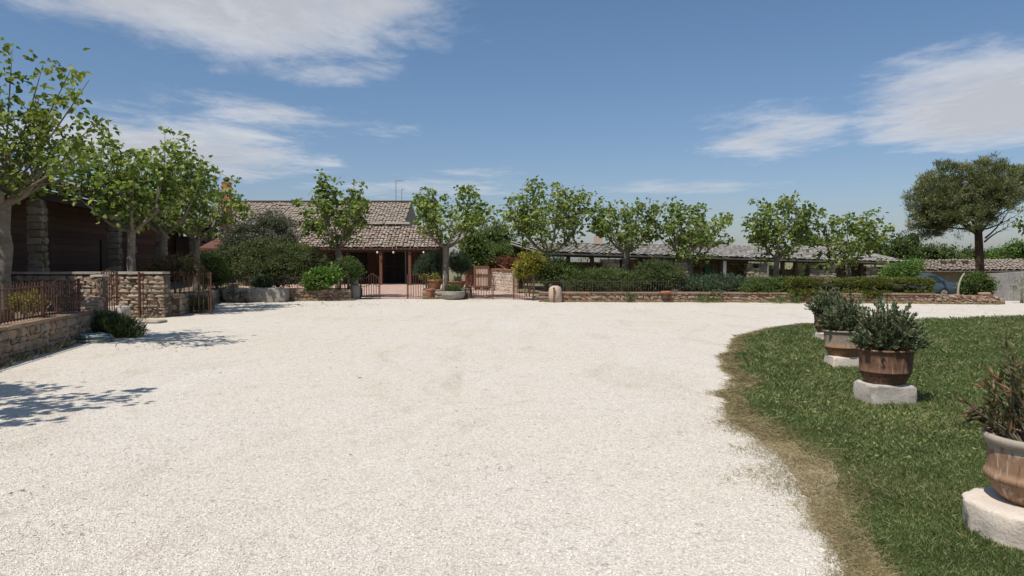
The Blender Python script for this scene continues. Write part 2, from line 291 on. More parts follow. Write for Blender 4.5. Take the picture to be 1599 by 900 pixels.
class MB:
    """collects shapes given in world coordinates; build() links ONE mesh object (coordinates taken relative to its parent)"""
    def __init__(s): s.V = []; s.F = []; s.r = []
    def add(s, V, F, r=0.0):
        o = len(s.V); s.V += [tuple(map(float, v)) for v in V]; s.F += [tuple(int(i) + o for i in f) for f in F]; s.r += [r] * len(F); return s
    def box(s, c, size, rz=0, r=0.0, taper=1.0):
        x, y, z = (q / 2 for q in size); ca, sa = math.cos(rz), math.sin(rz); V = []
        for k in (-1, 1):
            t = taper if k > 0 else 1
            for i, j in ((-1, -1), (1, -1), (1, 1), (-1, 1)):
                a, b = i * x * t, j * y * t; V.append((c[0] + a * ca - b * sa, c[1] + a * sa + b * ca, c[2] + k * z))
        return s.add(V, [(3, 2, 1, 0), (4, 5, 6, 7), (0, 1, 5, 4), (1, 2, 6, 5), (2, 3, 7, 6), (3, 0, 4, 7)], r)
    def bar(s, a, b, w, h=None, r=0.0):
        a, b = Vector(a), Vector(b); d = (b - a).normalized(); h = h or w
        up = Vector((0, 0, 1)) if abs(d.z) < .9 else Vector((0, 1, 0)); sd = d.cross(up).normalized(); u = sd.cross(d); V = []
        for p in (a, b):
            for i, j in ((-1, -1), (1, -1), (1, 1), (-1, 1)): V.append(p + sd * (i * w / 2) + u * (j * h / 2))
        return s.add(V, [(3, 2, 1, 0), (4, 5, 6, 7), (0, 1, 5, 4), (1, 2, 6, 5), (2, 3, 7, 6), (3, 0, 4, 7)], r)
    def tube(s, pts, rad, n=6, r=0.0, cap=True):
        pts = [Vector(p) for p in pts]; V = []; F = []
        if not hasattr(rad, '__len__'): rad = [rad] * len(pts)
        u = None
        for i, p in enumerate(pts):
            t = (pts[min(i + 1, len(pts) - 1)] - pts[max(i - 1, 0)]).normalized()
            if u is None: u = t.orthogonal().normalized()
            else:
                u = (u - t * u.dot(t)); u = u.normalized() if u.length > 1e-5 else t.orthogonal().normalized()
            w = t.cross(u)
            for k in range(n):
                a = 2 * math.pi * k / n; V.append(p + (u * math.cos(a) + w * math.sin(a)) * rad[i])
        for i in range(len(pts) - 1):
            for k in range(n): F.append((i * n + k, i * n + (k + 1) % n, (i + 1) * n + (k + 1) % n, (i + 1) * n + k))
        if cap: F += [tuple(range(n - 1, -1, -1)), tuple(range((len(pts) - 1) * n, len(pts) * n))]
        return s.add(V, F, r)
    def lathe(s, c, prof, n=24, wob=0, seed=0):
        rr = random.Random(seed); V = []; F = []; ph = rr.random() * 6
        for rad, z in prof:
            for k in range(n):
                a = 2 * math.pi * k / n; q = rad * (1 + wob * math.sin(2 * a + ph) + wob * .6 * math.sin(5 * a + ph * 2)); V.append((c[0] + q * math.cos(a), c[1] + q * math.sin(a), c[2] + z))
        for i in range(len(prof) - 1):
            for k in range(n): F.append((i * n + k, i * n + (k + 1) % n, (i + 1) * n + (k + 1) % n, (i + 1) * n + k))
        F += [tuple(range(n - 1, -1, -1)), tuple(range((len(prof) - 1) * n, len(prof) * n))]
        return s.add(V, F)
    def poly(s, P, z0, z1):
        n = len(P); V = [(x, y, z0) for x, y in P] + [(x, y, z1) for x, y in P]
        return s.add(V, [tuple(range(n - 1, -1, -1)), tuple(range(n, 2 * n))] + [(i, (i + 1) % n, n + (i + 1) % n, n + i) for i in range(n)])
    def build(s, name, mat, parent=None, smooth=False, origin=None):
        o0 = Vector(parent.location) if parent is not None and origin is None else Vector(origin or (0, 0, 0))
        if parent is not None and parent.parent is not None and origin is None: o0 = o0 + Vector(parent.parent.location)
        me = bpy.data.meshes.new(name); me.from_pydata([tuple(Vector(v) - o0) for v in s.V], [], s.F)
        if any(s.r):
            a = me.attributes.new('rnd', 'FLOAT', 'FACE'); a.data.foreach_set('value', np.asarray(s.r, np.float32))
        me.materials.append(mat)
        if smooth: me.polygons.foreach_set('use_smooth', np.full(len(me.polygons), True))
        o = obj(name, me, parent)
        if parent is None and origin is not None: o.location = origin
        return o

# leaves: base points P, directions D, normals N
def unit(a): return a / np.maximum(np.linalg.norm(a, axis=1, keepdims=True), 1e-6)
def leaves(P, D, N, L, W, fold=.22, heart=False):
    D = unit(D); S = unit(np.cross(D, N)); U = np.cross(S, D); L = np.broadcast_to(L, len(P))[:, None]; W = np.broadcast_to(W, len(P))[:, None]; n = len(P)
    if heart:
        mid = lambda a, w, f: (P + D * L * a + S * W * w + U * W * f)
        V = np.stack([P, mid(.12, .42, fold), mid(.55, .48, fold * 1.1), P + D * L - U * L * .12, mid(.55, -.48, fold * 1.1), mid(.12, -.42, fold)], 1)
        b = np.arange(n)[:, None] * 6; F = np.concatenate([b + [0, 3, 2, 1], b + [0, 5, 4, 3]], 1).reshape(-1, 4)
        return V.reshape(-1, 3), F, 2
    V = np.stack([P, P + D * L * .45 + S * W * .5 + U * W * fold, P + D * L, P + D * L * .45 - S * W * .5 + U * W * fold], 1)
    F = np.arange(n)[:, None] * 4 + np.array([[0, 1, 2, 3]])
    return V.reshape(-1, 3), F, 1
def leaf_obj(name, P, D, N, L, W, mat, parent, rng, heart=False, fold=.22, origin=None, rnd=None):
    P = np.asarray(P); o0 = np.array(origin if origin is not None else (parent.location if parent else (0, 0, 0)))
    V, F, k = leaves(P - o0, D, N, L, W, fold, heart); r = rng.random(len(P)) if rnd is None else rnd
    return obj(name, npmesh(name, V, F, mat, np.repeat(r * .998, k)), parent)
def rsphere(rng, n):
    v = rng.normal(size=(n, 3)); return unit(v)

# a shrub: lobes (x, y, z, rx, ry, rz) in world coordinates
def foliage_pts(lobes, nclump, nleaf, cr, rng, zmin=None, inner=.55, boxy=False):
    lb = np.array(lobes, float); w = (lb[:, 3] * lb[:, 4] + lb[:, 3] * lb[:, 5] + lb[:, 4] * lb[:, 5]); idx = rng.choice(len(lb), nclump, p=w / w.sum())
    d = rsphere(rng, nclump)
    if boxy: d = np.sign(d) * np.abs(d) ** .35; d = d / np.maximum(np.abs(d).max(1, keepdims=True), .01) * rng.uniform(.94, 1.0, (nclump, 1))
    rad = inner + (1 - inner) * rng.random(nclump) ** .45; rad *= 1 + .10 * rng.normal(size=nclump) * (0 if boxy else 1)
    C = lb[idx, :3] + d * lb[idx, 3:] * rad[:, None]
    P = np.repeat(C, nleaf, 0) + rng.normal(size=(nclump * nleaf, 3)) * cr * np.array([1, 1, .75]); out = np.repeat(d, nleaf, 0)
    if zmin is not None:
        k = P[:, 2] > zmin; P = P[k]; out = out[k]
    global CLUMP; CLUMP = np.repeat(rng.random(nclump), nleaf); CLUMP = CLUMP if zmin is None else CLUMP[k]
    return P, out, C
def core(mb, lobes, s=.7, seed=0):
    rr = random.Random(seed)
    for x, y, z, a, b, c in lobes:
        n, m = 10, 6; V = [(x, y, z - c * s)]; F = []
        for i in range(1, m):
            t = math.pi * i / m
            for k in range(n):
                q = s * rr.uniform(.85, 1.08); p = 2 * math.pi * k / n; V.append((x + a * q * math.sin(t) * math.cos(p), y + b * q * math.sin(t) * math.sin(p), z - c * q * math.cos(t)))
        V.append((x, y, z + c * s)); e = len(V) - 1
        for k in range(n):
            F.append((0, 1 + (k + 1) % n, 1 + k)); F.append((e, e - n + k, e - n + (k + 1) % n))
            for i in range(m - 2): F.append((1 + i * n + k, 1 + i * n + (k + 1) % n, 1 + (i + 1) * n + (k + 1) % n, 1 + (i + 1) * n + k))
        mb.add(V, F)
def shrub(name, label, cat, lobes, mat, nclump, nleaf, cr, L, W, seed, group=None, zb=0, stem=True, inner=.55, boxy=False, corescale=.72, up=.3, rnd=None):
    rng = np.random.default_rng(seed); lb = np.array(lobes, float); c = lb[:, :3].mean(0); root = thing(name, label, cat, (c[0], c[1], zb), group)
    if nclump > 100: nclump = int(nclump * (3.6 if boxy else 1.6))
    P, out, C = foliage_pts(lobes, nclump, nleaf, cr, rng, zb + .01, inner, boxy)
    D = out * .8 + rng.normal(size=P.shape) * .7 + np.array([0, 0, up]); N = rng.normal(size=P.shape) * .7 + np.array([0, 0, 1.0]) + out * .3
    Ls = L * rng.uniform(.65, 1.25, len(P)); leaf_obj('foliage', P, D, N, Ls, Ls * W / L, M[mat], root, rng, rnd=.55 * CLUMP + .45 * rng.random(len(P)))
    if corescale:
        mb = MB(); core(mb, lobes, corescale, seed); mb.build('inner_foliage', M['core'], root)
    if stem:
        mb = MB(); rr = random.Random(seed)
        for i in range(4):
            x, y, z, a, b, cc = lobes[i % len(lobes)]; mb.tube([(c[0] + rr.uniform(-.1, .1), c[1], zb - .05), ((c[0] + x) / 2, (c[1] + y) / 2, (zb + z) / 2), (x + rr.uniform(-.3, .3) * a, y, z)], [.03, .022, .01], 5)
        mb.build('stem', M['shoot'], root)
    return root
# ------------------------------------------------------------------ stone work
def stone_meshes(n, mat, seed, roundness=.26, jit=.11):
    out = []; rr = random.Random(seed)
    for q in range(n):
        V = []; ids = {}
        for i in range(3):
            for j in range(3):
                for k in range(3):
                    if (i, j, k) == (1, 1, 1): continue
                    p = Vector((i - 1, j - 1, k - 1)); e = (abs(p.x) + abs(p.y) + abs(p.z)); f = 1 - roundness * (e - 1) / 2 * .55
                    ids[(i, j, k)] = len(V); V.append(tuple(.5 * x * f * (1 + rr.uniform(-jit, jit)) + rr.uniform(-jit, jit) * .5 for x in p))
        F = []
        for ax in range(3):
            for sd in (0, 2):
                for a in range(2):
                    for b in range(2):
                        qd = []
                        for da, db in ((0, 0), (1, 0), (1, 1), (0, 1)):
                            t = [0, 0, 0]; t[ax] = sd; t[(ax + 1) % 3] = a + da; t[(ax + 2) % 3] = b + db; qd.append(ids[tuple(t)])
                        F.append(tuple(qd if sd == 2 else qd[::-1]))
        me = bpy.data.meshes.new('stone'); me.from_pydata(V, [], F); me.materials.append(mat); out.append(me)
    return out
STN = stone_meshes(10, M['wallstone'], 3); STF = stone_meshes(8, M['wallstone_far'], 4); STS = stone_meshes(8, M['shedstone'], 5); STP = stone_meshes(6, M['slab'], 6, .25, .05)
def stones_along(p0, p1, z0, hfun, thick, row, ln, seed):
    """yields centre, (length, thickness, height), angle of the stones of a coursed rubble wall"""
    rr = random.Random(seed); p0, p1 = Vector(p0), Vector(p1); d = p1 - p0; Lt = d.length; ang = math.atan2(d.y, d.x); z = z0; out = []; zmax = max(hfun(t / 10) for t in range(11))
    while z < z0 + zmax - .03:
        h = row * rr.uniform(.6, 1.5); x = -rr.random() * ln * .5
        while x < Lt - .02:
            l = ln * rr.uniform(.5, 1.6); a, b = max(x, 0), min(x + l, Lt); top = z0 + hfun(min(1, max(0, (a + b) / 2 / Lt)))
            if b - a > .05 and z + h * .4 < top:
                hh = min(h, top - z); c = p0 + d.normalized() * ((a + b) / 2)
                out.append(((c.x, c.y, z + hh / 2), ((b - a) * 1.0, thick * rr.uniform(.94, 1.08), hh * rr.uniform(.96, 1.04)), ang + rr.uniform(-.05, .05), rr.randrange(999), rr.uniform(-.05, .05)))
            x += l
        z += h
    return out
def stone_wall(root, segs, meshes, single=True, limit=295, mat=None, core_mat='mortar'):
    """segs: (p0, p1, z0, height function, thickness, course height, stone length, seed)"""
    allst = []; mb = MB(); o0 = Vector(root.location)
    for p0, p1, z0, hf, th, row, ln, seed in segs:
        allst += stones_along(p0, p1, z0, hf, th, row, ln, seed); a, b = Vector(p0), Vector(p1); d = (b - a)
        mb = MB()
        for i in range(10):
            q0 = a + d * (i / 10); q1 = a + d * ((i + 1) / 10); h = min(hf(i / 10), hf((i + 1) / 10)) - .03; c = (q0 + q1) / 2
            mb.box((c.x, c.y, z0 + h / 2), (d.length / 10 * 1.001, th * .8, h), math.atan2(d.y, d.x))
        mb.build('mortar', M[core_mat], root)
    if not single: limit = 0
    if len(allst) > limit and limit: allst.sort(key=lambda s: -(s[1][0] * s[1][2]))
    for c, size, ang, q, tilt in allst[:limit]:
        o = bpy.data.objects.new('stone', meshes[q % len(meshes)]); o.location = Vector(c) - o0; o.rotation_euler = (0, tilt, ang + (math.pi if q % 2 else 0)); o.scale = [s * 1.03 for s in size]; link(o, root)
    rest = allst[limit:]
    if rest:
        V = []; F = []; rn = []; base = [(np.array([v.co for v in m.vertices]), np.array([p.vertices[:] for p in m.polygons])) for m in meshes]; off = 0
        rng = random.Random(1)
        for c, size, ang, q, tilt in rest:
            bv, bf = base[q % len(meshes)]; v = bv * np.array(size) * 1.03; ca, sa = math.cos(ang), math.sin(ang)
            v = np.stack([v[:, 0] * ca - v[:, 1] * sa, v[:, 0] * sa + v[:, 1] * ca, v[:, 2]], 1) + np.array(c) - np.array(o0)
            V.append(v); F.append(bf + off); off += len(v); rn += [rng.random() * .998] * len(bf)
        stuff(obj('stones', npmesh('stones', np.concatenate(V), np.concatenate(F), meshes[0].materials[0], rn), root))
def boulder(name, c, size, mat, seed, n=9, amp=.05, sq=.55, parent=None, rz=0, sqv=None):
    """an irregular cut block: a superellipsoid with broken edges"""
    rng = np.random.default_rng(seed); V = []; F = []; N2 = n * 4; fr = rng.normal(size=(10, 3)) * np.array([2.5] * 4 + [6] * 3 + [13] * 3)[:, None]; phs = rng.random(10) * 6; sqv = sqv or sq
    def f(a, p): return math.copysign(abs(a) ** p, a)
    for i in range(n + 1):
        t = -math.pi / 2 + math.pi * i / n
        for k in range(N2):
            u = 2 * math.pi * k / N2; p = np.array([f(math.cos(t), sqv) * f(math.cos(u), sq), f(math.cos(t), sqv) * f(math.sin(u), sq), f(math.sin(t), sqv)])
            nn = sum(math.sin(float(fr[q] @ p) + phs[q]) * (1 if q < 4 else .55 if q < 7 else .3) for q in range(10)) / 5; p = p * (1 + amp * nn * 2 + rng.normal() * amp * .12); V.append(p * np.array(size) / 2)
    for i in range(n):
        for k in range(N2): F.append((i * N2 + k, i * N2 + (k + 1) % N2, (i + 1) * N2 + (k + 1) % N2, (i + 1) * N2 + k))
    V = np.array(V); ca, sa = math.cos(rz), math.sin(rz); V = np.stack([V[:, 0] * ca - V[:, 1] * sa, V[:, 0] * sa + V[:, 1] * ca, V[:, 2]], 1)
    o = obj(name, npmesh(name, V, F, M[mat], None, True), parent); o.location = Vector(c) - (Vector(parent.location) if parent else Vector((0, 0, 0))); return o
# ------------------------------------------------------------------ the setting
FPX = 1150.0
def X(px, d): return (px - 799.5) / FPX * d          # metres right of the viewing axis for a bearing read off the photograph at distance d
def Z(py, d): return 1.6 + (407 - py) / FPX * d
def sstep(a, b, x): t = np.clip((np.asarray(x, float) - a) / (b - a), 0, 1); return t * t * (3 - 2 * t)
def terrain(x, y): return -.72 * sstep(30.5, 36, y) * sstep(3, 14, x)
def ground():
    g = list(range(-70, 71, 2)); xs = np.array([-2600, -900, -350, -150] + g + [150, 350, 900, 2600], float); n = len(xs)
    gx, gy = np.meshgrid(xs, xs); z = -.03 + terrain(gx, gy); V = np.stack([gx.ravel(), gy.ravel(), z.ravel()], 1); i = np.arange(n * n).reshape(n, n)
    F = np.stack([i[:-1, :-1], i[:-1, 1:], i[1:, 1:], i[1:, :-1]], -1).reshape(-1, 4)
    struct(obj('ground', npmesh('ground', V, F, M['field'], None, True)))
ground()
def sheet(name, P, z, mat):
    me = bpy.data.meshes.new(name); me.from_pydata([(x, y, z) for x, y in P], [], [tuple(range(len(P)))]); me.materials.append(M[mat]); return struct(obj(name, me))
sheet('gravel_yard', [(-40, -25), (48, -25), (48, 29.6), (19, 30.4), (-12, 31.2), (-40, 31)], 0, 'gravel')
sheet('terrace_paving', [(-13.5, 31.0), (.8, 30.4), (1.1, 34), (-2, 47), (-3, 52), (-22, 52), (-22, 40), (-13.5, 34)], .012, 'terrace')
# lawn: left edge x(d) and far edge d(x)
ED = np.array([(-25, 1.2), (-6, 1.35), (0, 1.5), (3.0, 1.72), (3.73, 1.80), (4.45, 1.95), (5.5, 2.10), (6.74, 2.30), (9.06, 2.80), (11.3, 3.39), (13.8, 4.38), (15.4, 5.0), (16.8, 5.9), (17.6, 6.6), (18.3, 7.5)])
FE = np.array([(7.5, 18.3), (9, 19.1), (11, 19.8), (14.7, 21.1), (20, 22.4), (48, 27.5)])
_wr = np.random.default_rng(77); _wn = [(np.linspace(-60, 60, k), _wr.normal(0, a, k)) for k, a in ((70, .08), (260, .04), (900, .014))]
def wob(t): return sum(np.interp(t, g, v) for g, v in _wn)
def edge_x(d): return np.interp(d, ED[:, 0], ED[:, 1]) + wob(np.asarray(d, float)) * np.clip(np.asarray(d) / 6, .5, 1.3)
def far_d(x): return np.interp(x, FE[:, 0], FE[:, 1]) + wob(np.asarray(x, float)) * 1.4
def in_lawn(x, d): return np.where(d < 18.3, x > edge_x(d), False) & (d < far_d(x)) | ((x > 7.5) & (d < far_d(x)))
td = np.linspace(-25, 18.25, 1100); tx = np.linspace(7.55, 48, 260)
def ribbon(name, A, Bq, z, mat):
    """a ground sheet made of quads between two matching rows of points"""
    n = len(A); V = [(x, y, z) for x, y in A] + [(x, y, z) for x, y in Bq]; me = npmesh(name, V, [(k, n + k, n + k + 1, k + 1) for k in range(n - 1)], M[mat]); return struct(obj(name, me))
ribbon('lawn', [(float(edge_x(d)), float(d)) for d in td] + [(float(x), float(far_d(x))) for x in tx], [(48.0, float(d)) for d in td] + [(float(x), 18.25) for x in tx], .005, 'lawn')
def inner(d): return float(edge_x(d)) + max(.02, .04 + .20 * math.exp(-((d - 5.6) / 1.3) ** 2) + .10 * math.exp(-((d - 9.3) / .9) ** 2) + .9 * float(wob(d * 1.3 + 21)))
ribbon('worn_lawn_edge', [(float(edge_x(d)) - .02 - abs(float(wob(d * 2.7 + 9))) * .8, float(d)) for d in td], [(inner(d), float(d)) for d in td], .009, 'edge')

# raised beds behind the walls
def bed(name, P, z0, z1, mat='soil'): return struct(MB().poly(P, z0, z1).build(name, M[mat]))
bed('planting_bed', [(-6.45, 3), (-8.85, 15.0), (-9.2, 16.3), (-14.6, 17.4), (-13.5, 3)], -.02, .45)
bed('raised_yard', [(-9.75, 20.95), (-11.65, 29.0), (-13.2, 34), (-14.5, 39), (-26, 45), (-26, 20.95)], -.02, .40)
bed('planting_bed', [(-11.5, 29.25), (-6.55, 29.75), (-6.7, 33), (-13.0, 33.5)], -.02, .36)
bed('planting_bed', [(1.1, 28.75), (8, 28.6), (18.2, 27.3), (18.2, 29.5), (12, 31.2), (1.2, 33)], -.02, .22)
bed('gate_island', [(-3.55, 30.75), (-2.0, 30.75), (-1.95, 32.6), (-3.6, 32.6)], -.02, .35)

# ------------------------------------------------------------------ mulberry trees
def bez(a, b, c, n):
    a, b, c = Vector(a), Vector(b), Vector(c); return [a * (1 - t) ** 2 + b * 2 * t * (1 - t) + c * t * t for t in (i / (n - 1) for i in range(n))]
def mulberry(label, x, y, z0, top, rad, seed, h0=2.1, r0=.13, lean=0.0, leaf=.17, young=False, dens=1.0, zlow=None, nlimb=6, rx=1.0, tips=None):
    r0 *= .82; rr = random.Random(seed); rng = np.random.default_rng(seed); root = thing('mulberry_tree', label, 'tree', (x, y, z0), 'pollarded mulberry trees'); B = Vector((x, y, z0))
    H = Vector((lean, rr.uniform(-.08, .08), h0 - .0)) + B; tp = []; tr = []
    for i in range(9):
        t = i / 8; p = B.lerp(H, t) + Vector((rr.uniform(-.02, .02), rr.uniform(-.02, .02), -.12 if i == 0 else 0)); tp.append(p); tr.append(r0 * (1.22 - .30 * t if t < .8 else .98 + (t - .8) * 1.3) * rr.uniform(.95, 1.06) * (1.15 if i == 0 else 1))
    tp.append(H + Vector((0, 0, .12))); tr.append(r0 * .75); mb = MB(); mb.tube(tp, tr, 12)
    for i in range(3):
        a = rr.uniform(0, 6.28); q = B.lerp(H, rr.uniform(.55, .98)); mb.tube([q, q + Vector((math.cos(a), math.sin(a), .25)) * r0 * 1.35], [r0 * .55, r0 * .3], 6)
    mb.build('trunk', M['bark'], root, True)
    P = []; D = []; sb = MB(); hz = top - h0 - z0; zl = zlow if zlow is not None else z0 + h0 - .25
    def cluster(p, n, s, d):
        for _ in range(n):
            o = Vector((rr.gauss(0, s), rr.gauss(0, s), rr.gauss(0, s * .8)))
            if p.z + o.z > zl: P.append(p + o); D.append((d.x * .4 + rr.gauss(0, .7) + o.x * 2, d.y * .4 + rr.gauss(0, .7) + o.y * 2, rr.gauss(-.25, .45)))
    a0 = rr.uniform(0, 6.28)
    for i in range(nlimb):
        az = a0 + 2 * math.pi * i / nlimb + rr.uniform(-.3, .3); lr = rad * rr.uniform(.36, .52); lz = h0 + hz * rr.uniform(.16, .38); e = B + Vector((lean + math.cos(az) * lr * rx, math.sin(az) * lr, lz))
        path = bez(H - Vector((0, 0, .06)), H + Vector((math.cos(az) * lr * .75, math.sin(az) * lr * .75, (lz - h0) * .25)), e, 6); path = [p + Vector((rr.uniform(-.03, .03), rr.uniform(-.03, .03), rr.uniform(-.03, .03))) if 0 < k < 5 else p for k, p in enumerate(path)]
        lm = MB(); q = r0 * rr.uniform(.42, .58); lm.tube(path, [q, q * .95, q * .85, q * .78, q * .72, q * .8], 8); lm.build('limb', M['bark'], root, True)
        for k in range(rr.randint(3, 5)):
            rf = rr.uniform(.35, 1.0); a2 = az + rr.uniform(-.75, .75) * (1.25 - rf * .5); zt = h0 + hz * (1 - .62 * rf ** 2 * rr.uniform(.4, 1.25)) * rr.uniform(.78, 1.0)
            st = path[rr.choice((3, 4, 5, 5))]; en = B + Vector((lean + math.cos(a2) * rad * rf * rx, math.sin(a2) * rad * rf, zt))
            sp = bez(st, (st + en) / 2 + Vector((math.cos(a2) * .15, math.sin(a2) * .15, -.12)), en, 7); sb.tube(sp, [.026, .022, .018, .015, .012, .009, .005], 5)
            ln = (en - st).length
            for m in range(int(ln / .25) + 2):
                t = rr.uniform(.22, 1.0) if m else 1.0; j = min(5, int(t * 6)); p = sp[j].lerp(sp[j + 1], t * 6 - j); tw = Vector((rr.gauss(0, .2), rr.gauss(0, .2), rr.gauss(.02, .12)))
                if tw.length > .15: sb.tube([p, p + tw], [.007, .004], 4, cap=False)
                cluster(p + tw, int(rr.randint(9, 14) * dens * .9), .09, tw)
        for k in range(3):                                         # low leafy sprigs round the head
            p = path[rr.choice((2, 3, 4))]; tw = Vector((rr.gauss(0, .3), rr.gauss(0, .3), rr.uniform(-.15, .35))); sb.tube([p, p + tw], [.01, .004], 4, cap=False); cluster(p + tw, int(11 * dens), .14, tw)
    for (tx_, ty_, tz_) in (tips or []):                           # long bare whips
        en = Vector((tx_, ty_, tz_)); sp = bez(H, (H + en) / 2 + Vector((0, 0, -.1)), en, 8); sb.tube(sp, [.032, .028, .024, .02, .016, .013, .009, .005], 6)
        for t in (.35, .5, .58, .66, .74, .8, .86, .92, .97):
            j = min(6, int(t * 7)); p = sp[j].lerp(sp[j + 1], t * 7 - j); tw = Vector((rr.gauss(0, .16), rr.gauss(0, .16), rr.gauss(0, .1))); cluster(p + tw, int(13 * dens), .12, tw)
    sb.build('shoots', M['shoot'], root, True)
    P = np.array(P); D = np.array(D); Ls = leaf * rng.uniform(.55, 1.15, len(P)); N = rng.normal(size=P.shape) * .55 + np.array([0, 0, 1.0])
    leaf_obj('crown', P, D, N, Ls, Ls * .86, M['mulberry_young' if young else 'mulberry'], root, rng, heart=True)
    return root
mulberry('nearest mulberry at the far left, pale trunk rising behind the low fence', -9.42, 13.6, .45, 4.6, 1.55, 11, 2.25, .165, .05, .125, True, 1.1, nlimb=6, tips=[(X(28, 13.6), 13.6, Z(82, 13.6)), (X(118, 13.2), 13.2, Z(112, 13.2)), (X(166, 12.6), 12.6, Z(185, 12.6)), (X(75, 14), 14, Z(105, 14)), (X(146, 12.6), 12.6, Z(128, 12.6)), (X(150, 12.2), 12.2, Z(230, 12.2))])
mulberry('mulberry outside the left edge whose shadow falls on the gravel', -7.6, 6.0, .45, 4.9, 1.75, 31, 2.1, .14, .1, .15, True, .9)
mulberry('left mulberry rising just behind the tall stone wall, second from the left edge', -11.12, 21.55, .40, 5.2, 1.8, 12, 2.1, .135, .0, .17, False, .95, tips=[(X(165, 21), 21, Z(200, 21))])
mulberry('tallest of the left row, mulberry leaning over the rusty gate', -11.2, 23.5, .40, 5.6, 1.9, 33, 2.1, .13, .1, .17, False, .95, tips=[(X(262, 23), 23, Z(203, 23)), (X(300, 22.6), 22.6, Z(225, 22.6))])
mulberry('mulberry beside the orange chimney, last of the left row', -11.75, 27.4, .40, 5.0, 1.75, 14, 2.0, .13, .1, .17, False, .9)
mulberry('mulberry in front of the farmhouse roof, left of the gates', X(528, 31.5), 31.5, .36, 5.2, 1.62, 15, 1.75, .125, 0, .17, False, 1.05, tips=[(X(510, 31), 31, Z(276, 31))])
mulberry('mulberry standing on the stone island between the two gates', X(696, 31.6), 31.6, .35, 5.0, 2.05, 16, 1.85, .15, .02, .17, False, 1.05, tips=[(X(742, 31), 31, Z(290, 31))])
mulberry('widest mulberry, right of the gates above the yellow shrub', X(853, 30.6), 30.6, .22, 5.05, 2.15, 27, 1.75, .125, .05, .165, False, 1.0, tips=[(X(837, 30), 30, Z(278, 30)), (X(905, 30), 30, Z(296, 30))])
mulberry('mulberry in front of the shed chimney', X(973, 30.6), 30.6, .22, 4.45, 1.7, 18, 1.75, .15, .12, .165, False, 1.05)
mulberry('mulberry in front of the shed with the green cabinet behind it', X(1082, 30.2), 30.2, .22, 4.15, 1.65, 19, 1.35, .115, -.14, .165, False, 1.0)
mulberry('mulberry in front of the open bay of the shed, fourth right of the gates', X(1211, 29.8), 29.8, .2, 4.2, 1.6, 20, 1.55, .125, .06, .165, False, 1.05)
mulberry('mulberry in front of the hipped right end of the shed', X(1328, 29.4), 29.4, .2, 3.75, 1.55, 21, 1.2, .11, -.12, .165, False, 1.0)
mulberry('mulberry cut off by the right edge, leaves in front of the pine', X(1668, 31.5), 31.5, 0, 5.0, 1.9, 22, 2.0, .13, 0, .17, True, .8)

# ------------------------------------------------------------------ ironwork
def bar_mesh(w, mat, tip=True):
    h = w / 2; V = [(-h, -h, 0), (h, -h, 0), (h, h, 0), (-h, h, 0)]; t = .965 if tip else 1.0
    V += [(a, b, t) for a, b, _ in V[:4]]; F = [(3, 2, 1, 0), (0, 1, 5, 4), (1, 2, 6, 5), (2, 3, 7, 6), (3, 0, 4, 7)]
    if tip: V.append((0, 0, 1)); F += [(4, 5, 8), (5, 6, 8), (6, 7, 8), (7, 4, 8)]
    else: F.append((4, 5, 6, 7))
    me = bpy.data.meshes.new('bar'); me.from_pydata(V, [], F); me.materials.append(M[mat]); return me
BARS = {('rust', 1): bar_mesh(.014, 'rust'), ('rust', 0): bar_mesh(.021, 'rust'), ('iron', 1): bar_mesh(.014, 'iron'), ('rust', 2): bar_mesh(.04, 'rust', False), ('iron', 2): bar_mesh(.04, 'iron', False)}
def put_bar(root, p, z0, h, kind, name='bar'):
    o = bpy.data.objects.new(name, BARS[kind]); o.location = Vector((p[0], p[1], z0)) - Vector(root.location); o.scale = (1, 1, h); link(o, root)
def railing(name, label, cat, p0, p1, z0, h, n, mat, group=None, posts=2, top=None, bar=1, rails=(.08, .86), post_h=0, z1=None):
    """bars between p0 and p1; top(t) multiplies the bar height along the run; z1: foot height at the far end"""
    p0, p1 = Vector((*p0, 0)), Vector((*p1, 0)); z1 = z0 if z1 is None else z1; root = thing(name, label, cat, (p0.x, p0.y, z0), group); top = top or (lambda t: 1.0)
    P = lambda t, z: (lambda q: Vector((q.x, q.y, z0 + (z1 - z0) * t + z)))(p0.lerp(p1, t))
    for r in rails:
        m = MB()
        if r > .5: m.tube([P(i / 14, h * r * top(i / 14)) for i in range(15)], .013, 5)
        else: m.bar(P(0, h * r), P(1, h * r), .012, .026)
        m.build('rail', M[mat], root)
    for i in range(n):
        t = (i + .5) / n; q = P(t, 0); put_bar(root, q, q.z + .02, h * top(t) - .02, (mat, bar))
    for i in range(posts):
        t = i / (posts - 1); q = P(t, 0); put_bar(root, q, q.z - .03, h * top(t) + .04 + post_h, (mat, 2), 'post' if cat == 'fence' else 'stile')
    return root
# left low wall with its fence
root = thing('stone_wall', 'low dry-stone wall under the rusty fence at the left edge', 'wall', (-8.2, 11.7, 0))
stone_wall(root, [((-6.2, 2.2, 0), (-8.85, 15.1, 0), 0, lambda t: .50, .36, .105, .19, 1), ((-8.86, 15.1, 0), (-9.1, 16.1, 0), 0, lambda t: .52 + .3 * t, .34, .105, .19, 2)], STN)
rr = random.Random(5)
for i in range(32):
    t = (i + .5) / 32; m = MB(); m.box((-6.2 - 2.65 * t, 2.2 + 12.9 * t, .535), (.405, .40 * rr.uniform(.95, 1.05), .06 * rr.uniform(.85, 1.2)), math.atan2(12.9, -2.65), rr.random()); m.build('coping_slab', M['coping'], root)
railing('iron_fence', 'rusty iron bar fence on top of the low wall at the left edge', 'fence', (-6.75, 4.9), (-8.83, 15.0), .56, .66, 88, 'rust', posts=7)
root = thing('gate_pillar', 'slender stone gate pillar beside the coiled hose', 'pillar', (-9.12, 16.3, 0))
